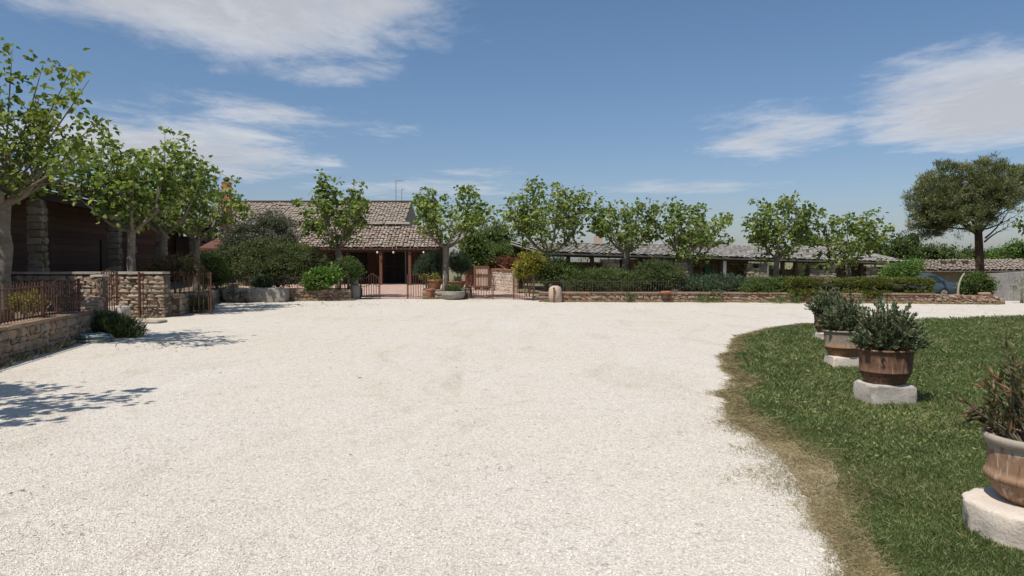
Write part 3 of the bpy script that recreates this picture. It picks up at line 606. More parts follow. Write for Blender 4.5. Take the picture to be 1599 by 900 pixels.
stone_wall(root, [((-9.24, 16.3, 0), (-9.0, 16.3, 0), 0, lambda t: 1.25, .25, .12, .17, 7)], STN)
MB().box((-9.12, 16.3, 1.265), (.27, .28, .04), 0).build('cap', M['pale'], root)
# taller wall facing the yard, and its return
root = thing('stone_wall', 'tall lit dry-stone wall behind the rusty gates on the left', 'wall', (-12, 20.8, 0))
stone_wall(root, [((-14.7, 20.8, 0), (-9.74, 20.8, 0), 0, lambda t: 1.22, .42, .105, .235, 8)], STN)
rr = random.Random(6)
for i in range(9):
    m = MB(); m.box((-14.45 + i * .552, 20.8, 1.25), (.545, .47, .06 * rr.uniform(.9, 1.15)), 0, rr.random()); m.build('coping_slab', M['slab'], root)
m = MB(); m.box((X(205, 20.5), 20.58, Z(439, 20.6)), (.16, .02, .10)); m.build('letter_slot', M['black'], root)
root = thing('stone_wall', 'low stone wall running back behind the open gate leaf', 'wall', (-10.7, 25, 0))
stone_wall(root, [((-9.75, 21.2, 0), (-11.6, 28.9, 0), 0, lambda t: .62 - .1 * t, .38, .13, .26, 9)], STN)
root = thing('stone_step', 'worn stone steps under the rusty gate on the left', 'steps', (-10.6, 19.6, 0))
for i, (x0, x1, y, z) in enumerate([(-10.9, -9.7, 18.6, .10), (-11.1, -10.1, 19.0, .26), (-9.75, -8.95, 18.9, .07), (-11.2, -10.2, 19.5, .40)]):
    boulder('step_slab', ((x0 + x1) / 2, y, z / 2), (x1 - x0, .55, z), 'slab', 40 + i, 6, .03, .3, root)
# left gates
gt = lambda t: 1.0
railing('iron_gate', 'narrow rusty gate leaf seen almost edge-on beside the stone gate pillar', 'gate', (-9.35, 16.6), (-10.62, 19.8), .22, 1.08, 8, 'rust', rails=(.05, .38, .95), bar=0, top=lambda t: 1 + .09 * math.sin(math.pi * t))
railing('iron_gate', 'tall rusty gate leaf with close bars in front of the lit stone wall', 'gate', (X(217, 20.2), 20.2), (X(244, 21.6), 21.6), .06, 1.22, 7, 'rust', rails=(.05, .5, .96), bar=0)
railing('iron_gate', 'wide rusty gate leaf swung open across the gravel, lavender behind it', 'gate', (X(246, 22.0), 22.0), (X(329, 21.8), 21.8), .03, 1.22, 11, 'rust', rails=(.06, .5, .88), bar=0, top=lambda t: 1 + .05 * math.sin(math.pi * (1 - t)))

# far walls
root = thing('stone_wall', 'low reddish stone wall between the trough and the farmhouse gate', 'wall', (-9, 29.2, 0))
stone_wall(root, [((-11.7, 28.95, 0), (-6.45, 29.55, 0), 0, lambda t: .50 - .05 * t, .36, .12, .25, 10)], STF, False)
root = thing('stone_wall', 'long low rubble wall under the hedges in front of the shed', 'wall', (8, 28.4, 0))
stone_wall(root, [((1.05, 28.55, 0), (7.8, 28.4, 0), 0, lambda t: .33, .36, .10, .22, 11), ((7.8, 28.4, 0), (15.6, 27.35, 0), 0, lambda t: .33, .36, .10, .22, 12), ((15.6, 27.3, 0), (17.75, 26.95, 0), 0, lambda t: .36 - .06 * t, .5, .10, .22, 13)], STF, False)
rr = random.Random(8)
for a, b, n in (((1.05, 28.55), (7.8, 28.4), 14), ((7.8, 28.4), (15.6, 27.35), 16)):
    for i in range(n):
        t = (i + .5) / n; L = math.hypot(b[0] - a[0], b[1] - a[1]) / n; m = MB()
        m.box((a[0] + (b[0] - a[0]) * t, a[1] + (b[1] - a[1]) * t, .355), (L * .985, .42, .05 * rr.uniform(.8, 1.25)), math.atan2(b[1] - a[1], b[0] - a[0]) + rr.uniform(-.015, .015), rr.random()); m.build('coping_slab', M['coping'], root)
for i, (px, d) in enumerate(((1040, 28.1), (1538, 26.95))):
    boulder('stone', (X(px, d), d, .38), (.42, .3, .12), 'terracotta' if i == 0 else 'coping', 60 + i, 6, .08, .6, root)
boulder('stone', (X(1548, 26.9), 27.1, .12), (1.1, .6, .34), 'coping', 66, 8, .08, .6, root)
# fences on the far walls
railing('iron_fence', 'dark iron fence above the trough in front of the hedge', 'fence', (X(338, 29.3), 29.3), (X(545, 29.75), 29.75), .42, .58, 52, 'iron', posts=5)
railing('iron_fence', 'dark iron fence on the right-hand wall, behind the pale bollard', 'fence', (X(834, 28.75), 28.75), (X(1062, 28.65), 28.65), .3, .56, 58, 'iron', posts=6)
# yard gates: swept tops
sw = lambda t: .86 + .22 * math.exp(-((t - .62) / .25) ** 2)
railing('iron_gate', 'left leaf of the farmhouse gate, its arched top beside the dark bush', 'gate', (X(563, 31), 31.0), (X(593, 30.6), 30.6), .03, 1.0, 8, 'rust', 'gate leaves across the terrace', rails=(.05, .55, .93), bar=0, top=sw)
railing('iron_gate', 'gate leaf standing left of the terracotta pot, low swept top', 'gate', (X(636, 30.6), 30.6), (X(674, 31), 31.0), .03, 1.0, 10, 'rust', 'gate leaves across the terrace', rails=(.05, .55, .93), bar=0, top=lambda t: .98 + .12 * math.sin(3.14 * t) - .1 * t)
railing('iron_gate', 'gate leaf in front of the brown shutters', 'gate', (X(729, 30.9), 30.9), (X(770, 30.4), 30.4), .03, 1.0, 10, 'rust', 'gate leaves across the terrace', rails=(.05, .45, .93), bar=0, top=lambda t: .92 + .15 * math.sin(3.14 * t))
railing('iron_gate', 'rightmost gate leaf, below the yellow shrub', 'gate', (X(802, 30.2), 30.2), (X(833, 29.2), 29.2), .03, 1.0, 8, 'rust', 'gate leaves across the terrace', rails=(.05, .5, .93), bar=0)
root = thing('gate_pillar', 'pale round stone pillar left of the farmhouse gate', 'pillar', (X(554, 30.6), 30.6, 0))
m = MB(); m.lathe((X(554, 30.6), 30.6, 0), [(.20, 0), (.22, .05), (.23, .3), (.21, .56), (.16, .6)], 14, .04, 2); m.build('base', M['grey_stone'], root, True)
m = MB(); m.box((X(555, 30.7), 30.72, .85), (.22, .22, .56), .1, taper=.9); m.build('upper_stone', M['grey_stone'], root)
root = thing('stone_bollard', 'pinkish domed stone bollard standing on the right-hand wall', 'bollard', (X(867, 28.2), 28.2, 0))
m = MB(); m.lathe((X(867, 28.2), 28.2, 0), [(.24, 0), (.25, .3), (.24, .5), (.20, .58), (.10, .635)], 16, .03, 4); m.build('body', M['plaster'], root, True)
root = thing('gate_stop', 'short rusty post standing in front of the domed bollard', 'post', (X(865, 27.9), 27.9, 0))
m = MB(); m.tube([(X(865, 27.9), 27.9, 0), (X(865, 27.9), 27.9, .5)], .022, 6); m.build('shaft', M['rust'], root)
m = MB(); m.lathe((X(865, 27.9), 27.9, .5), [(.02, 0), (.045, .03), (.03, .07), (.004, .09)], 8); m.build('knob', M['rust'], root, True)
# ------------------------------------------------------------------ roofs of half-round tiles
def tile_roof(quad, w, l, mat, parent, seed, rough=.02, name='tiles', arc=.42):
    """quad: eave-left, eave-right, ridge-right, ridge-left; one bent piece for each tile, joined"""
    rng = np.random.default_rng(seed); A, B, C, D = (np.array(q, float) for q in quad); wl = max(np.linalg.norm(B - A), np.linalg.norm(C - D)); hl = (np.linalg.norm(D - A) + np.linalg.norm(C - B)) / 2
    nc, nr = int(wl / w), int(hl / l); up = np.cross(B - A, D - A); up /= np.linalg.norm(up); V = []; F = []; rn = []; S = 6; off = 0; o0 = np.array(parent.location)
    P = lambda u, v: (A * (1 - u) + B * u) * (1 - v) + (D * (1 - u) + C * u) * v
    for r in range(nr):
        for c in range(nc):
            u = (c + .5) / nc; j = rng.normal(0, .06) / nc; q = rng.normal(0, rough); vs = []
            for (v, h, s) in ((r / nr - .012, .045 + q, 1.06), ((r + 1.08) / nr, .01 + q, .9)):
                for k in range(S):
                    a = math.pi * (k / (S - 1) - .5); uu = u + j + math.sin(a) * s * .5 * .96 / nc; vs.append(P(uu, v) + up * (h + math.cos(a) * w * arc * s))
            V += vs; F += [(off + k, off + k + 1, off + S + k + 1, off + S + k) for k in range(S - 1)]; F += [(off, off + S - 1, off + S - 1, off)] if False else []; off += 2 * S
            g = rng.random() * .998; rn += [g] * (S - 1)
    o = obj(name, npmesh(name, np.array(V) - o0, F, M[mat], rn, False), parent); stuff(o)
    m = MB(); t = up * -.05; m.add([A + t, B + t, C + t, D + t, A - up * .11, B - up * .11, C - up * .11, D - up * .11], [(0, 1, 2, 3), (7, 6, 5, 4), (0, 4, 5, 1), (1, 5, 6, 2), (2, 6, 7, 3), (3, 7, 4, 0)]); m.build('roof_deck', M[mat], parent)
# left barn: runs back along the tree row
u_ = Vector((-.2056, .9786, 0)); t_ = Vector((-.9786, -.2056, 0)); O_ = Vector((-8.6, 12.5, 0))
def bl(s, t, z=0): p = O_ + u_ * s + t_ * t; return Vector((p.x, p.y, z))
root = thing('barn', 'dark timber-boarded barn with stone pillars along the left side', 'barn', bl(10, 3))
ang = math.atan2(u_.y, u_.x)
tile_roof([bl(-3, 3.4, 3.96), bl(38, 3.4, 3.96), bl(38, 10.5, 5.65), bl(-3, 10.5, 5.65)], .26, .42, 'tile', root, 1)
m = MB(); c = bl(17.5, 3.87, 3.62); m.box(c, (41, .34, .26), ang); m.build('beam', M['wood'], root)
for i in range(56):
    s = -2.6 + i * .72; m = MB(); m.bar(bl(s, 3.35, 3.82), bl(s, 6.9, 4.66), .09, .11); m.build('rafter', M['wood'], root)
for k, s in enumerate((4.05, 11.55, 19.05, 26.5, 34.0)):
    pr = bl(s, 3.9)
    for z in range(15):
        rr = random.Random(k * 50 + z); hh = 3.48 / 15
        for q in range(2):
            ww = rr.uniform(.42, .58) if q == 0 else None
            if q == 0: w0 = .5 * ww; c = bl(s - .25 + w0 / 2, 3.9, hh * (z + .5))
            else: c = bl(s - .25 + w0 + (.5 - w0) / 2, 3.9, hh * (z + .5)); w0 = .5 - w0
            o = bpy.data.objects.new('stone', STS[rr.randrange(8)]); o.location = c - Vector(root.location); o.rotation_euler = (0, 0, ang); o.scale = (w0 * 1.03, .46 * rr.uniform(.97, 1.04), hh * 1.02); link(o, root)
    m = MB(); m.box(bl(s, 3.9, 1.73), (.42, .40, 3.46), ang); m.build('pillar_core', M['mortar'], root)
for k in range(5):
    for z in range(14):
        m = MB(); c = bl(k * 7.5 + 4.05 - 3.75 + 3.75, 5.3, .52 + z * .262); m.box(c, (7.49, .05, .25), ang, random.Random(k * 20 + z).random()); m.build('board', M['board'], root)
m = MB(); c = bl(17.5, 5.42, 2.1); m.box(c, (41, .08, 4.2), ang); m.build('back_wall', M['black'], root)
for s in (15.6, 22.2):
    m = MB(); m.box(bl(s, 5.24, 1.5), (1.1, .06, 2.0), ang); m.build('door', M['wood'], root)

# farmhouse
root = thing('farmhouse', 'farmhouse with weathered tile roof and dark portico behind the gates', 'house', (-10, 50, 0))
tile_roof([(-15.8, 47.9, 2.42), (-4.75, 47.9, 2.42), (-5.0, 52.0, 4.02), (-15.8, 52.0, 4.02)], .235, .40, 'tile', root, 2, arc=.32)
tile_roof([(-22.6, 51.9, 4.12), (-7.55, 51.9, 4.12), (-7.75, 57, 6.05), (-22.6, 57, 6.05)], .235, .40, 'tile_main', root, 3, arc=.22)
m = MB(); m.box((-15.1, 57, 6.12), (15.4, .4, .16)); m.build('ridge_cap', M['wood'], root)
m = MB(); m.add([(-7.7, 52.1, 0), (-7.7, 62, 0), (-7.7, 62, 4.1), (-7.7, 57, 6.0), (-7.7, 52.1, 4.15)], [(0, 1, 2, 3, 4)]); m.build('gable_wall', M['shedstone'], root)
m = MB(); m.box((-15.1, 52.3, 2.0), (15.0, .3, 4.0)); m.box((-6.2, 52.3, 1.75), (2.6, .28, 3.5)); m.build('front_wall', M['plank'], root)
m = MB(); m.add([(-22.6, 57.1, 6.0), (-7.75, 57.1, 6.0), (-7.75, 62, 4.1), (-22.6, 62, 4.1)], [(0, 1, 2, 3)]); m.build('rear_roof', M['tile_main'], root)
m = MB(); m.box((-10.3, 48.15, 2.28), (11.0, .16, .2)); m.build('beam', M['wood'], root)
for px in (470, 532, 595, 640, 683):
    x = X(px, 48.15); m = MB(); m.box((x, 48.15, 1.1), (.17, .17, 2.2)); m.build('post', M['panelwood'], root)
for px, w in ((616, 1.35), (560, 1.2), (665, 1.0)):
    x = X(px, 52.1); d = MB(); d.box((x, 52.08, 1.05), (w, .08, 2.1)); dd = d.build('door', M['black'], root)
    m = MB(); m.box((x, 52.03, 1.05), (.05, .04, 2.08)); m.box((x, 52.03, 1.2), (w, .035, .05)); m.build('door_frame', M['wood'], dd)
for i, px in enumerate((590, 615, 662)):
    x = X(px, 47.9); m = MB(); m.lathe((x, 47.8, 2.05), [(.01, 0), (.05, .02), (.065, .07), (.05, .12), (.02, .14)], 10); m.build('globe_lamp', M['white'], root, True)
for px0, px1 in ((578, 598), (602, 640)):
    m = MB(); m.box(((X(px0, 51.6) + X(px1, 51.6)) / 2, 51.75, 4.22), (X(px1, 51.6) - X(px0, 51.6), .3, .14)); m.build('flashing', M['grey_stone'], root)
for i in range(40):
    x = -15.6 + i * .275; m = MB(); m.bar((x, 47.85, 2.36), (x, 51.8, 3.92), .07, .09); m.build('rafter', M['wood'], root)
root = thing('chimney', 'tall orange brick chimney with dark cap above the left trees', 'chimney', (X(356, 46), 46, 2))
x = X(356, 46); m = MB(); m.box((x, 46, 3.8), (.45, .45, 5.2)); m.build('stack', M['chimney'], root)
m = MB(); m.box((x, 46, 6.42), (.50, .50, .07)); m.build('collar', M['chimney'], root)
m = MB(); m.lathe((x, 46, 6.45), [(.15, 0), (.16, .12), (.23, .18), (.20, .24), (.06, .32)], 10); m.build('cowl', M['iron'], root)
root = thing('roof_tank', 'grey box beside the orange chimney', 'tank', (X(341, 45.6), 45.6, 3.3))
x = X(341, 45.6); m = MB(); m.box((x, 45.6, Z(332, 45.6)), (.62, .5, .62)); m.build('casing', M['white'], root); m = MB(); m.box((x, 45.33, Z(332, 45.6)), (.46, .03, .46)); m.build('grille', M['trough'], root)
m = MB(); m.box((x - .2, 45.6, 3.6), (.08, .3, 1.0)); m.box((x + .2, 45.6, 3.6), (.08, .3, 1.0)); m.build('stand', M['iron'], root)
root = thing('annex', 'stone annex with a tiled lean-to roof below the orange chimney', 'house', (X(340, 46), 46.5, 0))
m = MB(); m.box((X(342, 47), 47.2, 1.55), (4.2, 3, 3.1)); m.build('wall', M['shedstone'], root)
tile_roof([(X(300, 45), 45.3, 2.7), (X(392, 45), 45.3, 2.7), (X(392, 45), 49.0, 4.0), (X(300, 45), 49.0, 4.0)], .25, .42, 'tile', root, 5)
root = thing('parasol', 'rust-coloured canopy parasol behind the hedge on the left', 'parasol', (X(342, 36), 36, .4)); x = X(342, 36)
m = MB(); P = [(x + 1.0 * math.cos(a), 36 + 1.0 * math.sin(a), Z(388, 36)) for a in [math.pi / 4 + k * math.pi / 2 for k in range(4)]]
m.add(P + [(x, 36, Z(371, 36)), *[(a, b, c - .12) for a, b, c in P]], [(0, 1, 4), (1, 2, 4), (2, 3, 4), (3, 0, 4), (0, 5, 6, 1), (1, 6, 7, 2), (2, 7, 8, 3), (3, 8, 5, 0)]); m.build('canopy', M['canvas'], root)
m = MB(); m.tube([(x, 36, .3), (x, 36, Z(372, 36))], .03, 8); m.build('pole', M['wood'], root)
for i, (px, y0, y1, arm) in enumerate(((619, 283, 320, 11), (628, 296, 320, 0))):
    d = 57; root = thing('aerial', 'tall television aerial with a side arm on the farmhouse ridge' if i == 0 else 'short bare aerial mast on the farmhouse ridge', 'aerial', (X(px, d), d, 6.1)); x = X(px, d)
    m = MB(); m.tube([(x, d, 6.0), (x, d, Z(y0, d))], .03, 6); m.build('mast', M['trough'], root)
    m = MB(); w = .55 if arm else .22
    m.bar((x, d, Z(y0, d) - .02), (x + w, d, Z(y0, d) - .02), .035); m.build('boom', M['trough'], root)
    if arm:
        for k in range(5): m = MB(); m.bar((x + .08 + k * .11, d - .2, Z(y0, d)), (x + .08 + k * .11, d + .2, Z(y0, d)), .014); m.build('element', M['trough'], root)

# back wall of the terrace with shutters
root = thing('stone_wall', 'sunlit pale stone wall with brown shutters behind the gates', 'wall', (-1.4, 41, 0)); w0, w1 = Vector((-2.75, 46.5, 0)), Vector((.15, 35.5, 0))
stone_wall(root, [(w0, w1, 0, lambda t: 1.12 - .02 * t, .3, .14, .28, 14)], stone_meshes(6, surf('pale_fieldstone', (.44, .36, .28), (.56, .48, .39), 4, .92, .5, .18, (.34, .25, .18)), 9), False, core_mat='plaster')
wa = math.atan2(w1.y - w0.y, w1.x - w0.x); m = MB(); c = (w0 + w1) / 2; m.box((c.x, c.y, 1.14), ((w1 - w0).length, .40, .06), wa); m.build('coping', M['terracotta'], root)
# brown shutters propped against the terrace wall
for i, (px, d, w, h) in enumerate(((735, 40.0, .55, 1.15), (752, 38.5, .72, 1.12))):
    root = thing('shutter', ('narrow brown shutter leaning by the agave' if i == 0 else 'wide brown framed shutter in front of the pale wall'), 'shutter', (X(px, d), d, 0)); x = X(px, d); z0 = .28
    for sx in (-1, 1): m = MB(); m.box((x + sx * w / 2, d, z0 + h / 2 - .1), (.09, .08, h)); m.build('side_frame', M['panelwood'], root)
    for zz in (z0 + h - .12, z0 + h * .5, z0 - .05): m = MB(); m.box((x, d, zz), (w, .075, .085)); m.build('cross_frame', M['panelwood'], root)
    for k in range(5): m = MB(); m.box((x - w / 2 + .1 + k * (w - .2) / 4, d + .02, z0 + h / 2 - .1), ((w - .1) / 5 * .93, .03, h - .1), 0, k * .19); m.build('slat', M['plaster' if i else 'panelwood'], root)
    for sx in (-1, 1): m = MB(); m.box((x + sx * w * .42, d + .03, z0 / 2), (.07, .07, z0)); m.build('leg', M['wood'], root)

# long shed
root = thing('shed', 'long low stone shed with grey tile roof behind the mulberry row', 'shed', (11, 39, 0))
eL, eR, rRt, rL = Vector((1.5, 36, 2.02)), Vector((21.6, 40, 1.50)), Vector((20.3, 45, 2.42)), Vector((-.1, 41, 2.62))
tile_roof([eL, eR, rRt, rL], .30, .48, 'tile_grey', root, 6, .004, arc=.10)
m = MB(); m.add([rL, rRt, (21.5, 50, 1.4), (.5, 46, 1.9)], [(0, 1, 2, 3)]); m.add([eR, (21.5, 50, 1.4), rRt], [(0, 1, 2)]); m.build('rear_roof', M['tile_grey'], root)
fl = lambda t, k=0.45: eL.lerp(eR, t) + Vector((-.19, .98, 0)) * k
def shed_t(px, k=.45):
    lo, hi = -.2, 1.2
    for _ in range(40):
        mid = (lo + hi) / 2; p = fl(mid, k)
        if p.x / p.y < (px - 799.5) / FPX: lo = mid
        else: hi = mid
    return lo
m = MB(); m.bar(fl(0, .35) - Vector((0, 0, .16)), fl(1, .35) - Vector((0, 0, .12)), .14, .11); m.build('eave_beam', M['wood'], root)
sa = math.atan2(4, 20.1)
def pier(px0, px1, k=.45, name='pier', win=None, seed=0, hfrac=1.0):
    t0, t1 = shed_t(px0, k), shed_t(px1, k); a, b = fl(t0, k), fl(t1, k); zt = min(a.z, b.z) - .24 + (k - .45) * .12; z0 = -.85
    segs = [((a.x, a.y, 0), (b.x, b.y, 0), z0, (lambda t, h=zt - z0: h * hfrac), .4, .15, .3, seed)]; return segs
segs = []
for i, (a, b) in enumerate(((939, 966), (1050, 1074), (1163, 1195), (1261, 1302), (1349, 1416))): segs += pier(a, b, seed=70 + i)
for i, (a, b) in enumerate(((862, 960), (968, 1052), (1076, 1124), (1126, 1166), (1195, 1243), (1300, 1350))): segs += pier(a, b, 2.4, seed=80 + i, hfrac=(.86, .95, .97, .97, .8, .9)[i])
stone_wall(root, segs, STS, False)
for px in (887, 924, 980, 1001, 1124, 1130, 1196, 1221, 1241, 1344):
    p = fl(shed_t(px), .42); m = MB(); m.box((p.x, p.y, (p.z - .9) / 2), (.17, .17, p.z + .6), sa); m.build('post', M['white' if px in (1130, 1196) else 'wood'], root)
for px in (1181, 1283, 1375):
    t = shed_t(px, .2); p = fl(t, .22); w = MB(); w.box((p.x, p.y + .02, p.z - .42), (.26, .05, .24), sa); wo = w.build('window', M['black'], root); m = MB(); m.box((p.x, p.y, p.z - .56), (.34, .07, .05), sa); m.build('sill', M['slab'], wo)
d = 40.5; x = X(934, d); m = MB(); m.box((x, d, 2.72), (.44, .44, .42)); ch = m.build('chimney', M['plaster'], root); m = MB(); m.lathe((x, d, 2.93), [(.13, 0), (.15, .12), (.22, .16), (.08, .3)], 10); m.build('cowl', M['iron'], ch)
p = fl(shed_t(1105, 1.4), 1.4); root = thing('garden_cabinet', 'green painted cabinet standing in the shed bay', 'cabinet', (p.x, p.y, -.3))
m = MB(); m.box((p.x, p.y, .50), (.40, .4, 1.6)); m.build('body', gloss('green_paint', (.02, .16, .08), .5), root); m = MB(); m.box((p.x, p.y - .21, .6), (.40, .03, 1.5)); dd = m.build('door', gloss('green_door', (.015, .11, .06), .5), root)
m = MB(); m.box((p.x + .14, p.y - .24, .7), (.03, .03, .14)); m.build('handle', M['rim'], dd)
for i, px in enumerate((1098, 1150)):
    p = fl(shed_t(px, 1.3), 1.3); root = thing('bench', 'brown wooden bench in the shed ' + ('left of the green cabinet' if i == 0 else 'right of the green cabinet'), 'bench', (p.x, p.y, 0))
    m = MB(); m.box((p.x, p.y, .62), (.9, .35, .06), sa); m.build('seat', M['panelwood'], root); m = MB(); m.box((p.x, p.y + .18, .9), (.9, .05, .3), sa); m.build('backrest', M['panelwood'], root)
    for sx in (-1, 1): m = MB(); m.box((p.x + sx * .38, p.y, .1), (.07, .3, .98), sa); m.build('leg', M['wood'], root)

# right side: render wall, far outbuilding, car
root = thing('rendered_wall', 'weathered grey rendered wall at the right edge', 'wall', (19.5, 29.3, 0))
m = MB(); m.add([(18.95, 29.2, -.05), (30, 28.4, -.05), (30, 28.8, -.05), (18.95, 29.6, -.05), (18.95, 29.2, 1.06), (30, 28.4, 1.8), (30, 28.8, 1.8), (18.95, 29.6, 1.06)], [(0, 1, 5, 4), (1, 2, 6, 5), (2, 3, 7, 6), (3, 0, 4, 7), (4, 5, 6, 7)]); m.build('wall', M['concrete'], root)
root = thing('outbuilding', 'low far outbuilding with tan tile roof behind the blue car', 'shed', (38, 53, -.7))
tile_roof([(28.6, 51.4, .92), (46, 50.5, .98), (46, 54, 1.72), (30.5, 54.5, 1.60)], .27, .44, 'tile_main', root, 9, arc=.25)
tile_roof([(26.6, 53.0, .9), (28.6, 51.4, .92), (30.5, 54.5, 1.6), (29.0, 55.5, 1.35)], .27, .44, 'tile_main', root, 10, arc=.25)
m = MB(); m.add([(28.3, 52.3, -.8), (46, 51.4, -.8), (46, 51.4, .95), (28.3, 52.3, .9)], [(0, 1, 2, 3)]); m.add([(27, 54, -.8), (28.3, 52.3, -.8), (28.3, 52.3, .9), (27, 54, .9)], [(0, 1, 2, 3)]); m.build('wall', M['shedstone'], root)
for px in (1478, 1492, 1512):
    d = 52.6; m = MB(); m.box((X(px, d), 53.0, 1.42), (.3, .3, .3)); m.build('vent', M['wood'], root)

def car():
    wx = X(1474, 44); z0 = -.66; y0 = 44.0; root = thing('parked_car', 'blue parked car seen over the hedge on the right', 'car', (wx - 1.3, y0 + .85, z0))
    # stations along the length from tail to nose: x, underside, belt height, roof height, half width low, half width roof
    S = [(-3.3, .42, .72, .72, .70, .70), (-3.22, .3, .88, .9, .80, .72), (-3.05, .24, .94, 1.10, .85, .66), (-2.65, .22, .96, 1.36, .87, .60), (-2.0, .2, .97, 1.45, .88, .61), (-1.0, .2, .96, 1.47, .88, .62), (-.35, .2, .95, 1.40, .88, .61), (.05, .2, .94, 1.18, .88, .64), (.32, .22, .93, .97, .87, .70), (.7, .24, .86, .89, .85, .72), (1.0, .28, .76, .78, .78, .62), (1.1, .34, .6, .62, .66, .55)]
    V = []; F = []; n = 10; yc = y0 + .85
    for x, zu, zb, zr, wl, wr in S:
        half = [(wl * .86, zu), (wl, zu + .16), (wl, (zu + zb) / 2 + .06), (wl * .965, zb), (wr, zr)]
        ring = [(-a, z) for a, z in half] + [(a, z) for a, z in half[::-1]]; V += [(wx + x, yc + a, z0 + z) for a, z in ring]
    for i in range(len(S) - 1):
        for k in range(n): F.append((i * n + k, (i + 1) * n + k, (i + 1) * n + (k + 1) % n, i * n + (k + 1) % n))
    F += [tuple(range(n)), tuple(range((len(S) - 1) * n, len(S) * n))[::-1]]
    m = MB(); m.add(V, F); b = m.build('body', M['car'], root, True); b.modifiers.new('bevel', 'BEVEL').width = .03
    for x0, x1, xa, xb in ((-2.55, -1.42, -2.35, -1.42), (-1.36, -.02, -1.36, -.36)):
        for sy in (-1, 1):
            g = [(wx + x0, yc + sy * .855, z0 + .98), (wx + x1, yc + sy * .858, z0 + .98), (wx + xb, yc + sy * .645, z0 + 1.36), (wx + xa, yc + sy * .645, z0 + 1.36)]; m = MB(); m.add(g + [(a, bb + sy * .012, c) for a, bb, c in g], [(0, 1, 2, 3), (7, 6, 5, 4), (0, 4, 5, 1), (1, 5, 6, 2), (2, 6, 7, 3), (3, 7, 4, 0)]); m.build('side_window', M['glass'], root)
    m = MB(); g = [(wx + .29, yc - .66, z0 + 1.0), (wx + .29, yc + .66, z0 + 1.0), (wx - .28, yc + .56, z0 + 1.40), (wx - .28, yc - .56, z0 + 1.40)]; m.add(g + [(a + .03, b2, c + .03) for a, b2, c in g], [(0, 1, 2, 3), (7, 6, 5, 4), (0, 4, 5, 1), (1, 5, 6, 2), (2, 6, 7, 3), (3, 7, 4, 0)]); m.build('windscreen', M['glass'], root)
    for x in (0, -2.5):
        for sy in (-1, 1):
            yy = yc + sy * .80; a = MB(); a.tube([(wx + x, yy - .1, z0 + .31), (wx + x, yy + .1, z0 + .31)], .31, 20); w = a.build('wheel', M['tyre'], root)
            r = MB(); r.tube([(wx + x, yy + sy * .085, z0 + .31), (wx + x, yy + sy * .112, z0 + .31)], .19, 16); r.build('rim', M['trough'], w, origin=None)
            for q in range(5):
                s2 = MB(); an = q * 1.2566; s2.bar((wx + x, yy + sy * .118, z0 + .31), (wx + x + .18 * math.cos(an), yy + sy * .118, z0 + .31 + .18 * math.sin(an)), .05, .02); s2.build('spoke', M['rim'], w)
    for sy in (-1, 1):
        m = MB(); m.box((wx + 1.0, yc + sy * .6, z0 + .70), (.14, .24, .12)); m.build('headlight', M['white'], root)
        m = MB(); m.box((wx - 3.2, yc + sy * .68, z0 + .86), (.1, .16, .2)); m.build('tail_light', M['canvas'], root)
        m = MB(); m.box((wx - .05, yc + sy * .98, z0 + 1.02), (.12, .2, .13)); m.build('mirror', M['car'], root)
        m = MB(); m.bar((wx - 2.3, yc + sy * .56, z0 + 1.49), (wx - .6, yc + sy * .56, z0 + 1.50), .03); m.build('roof_rail', M['rim'], root)
car()
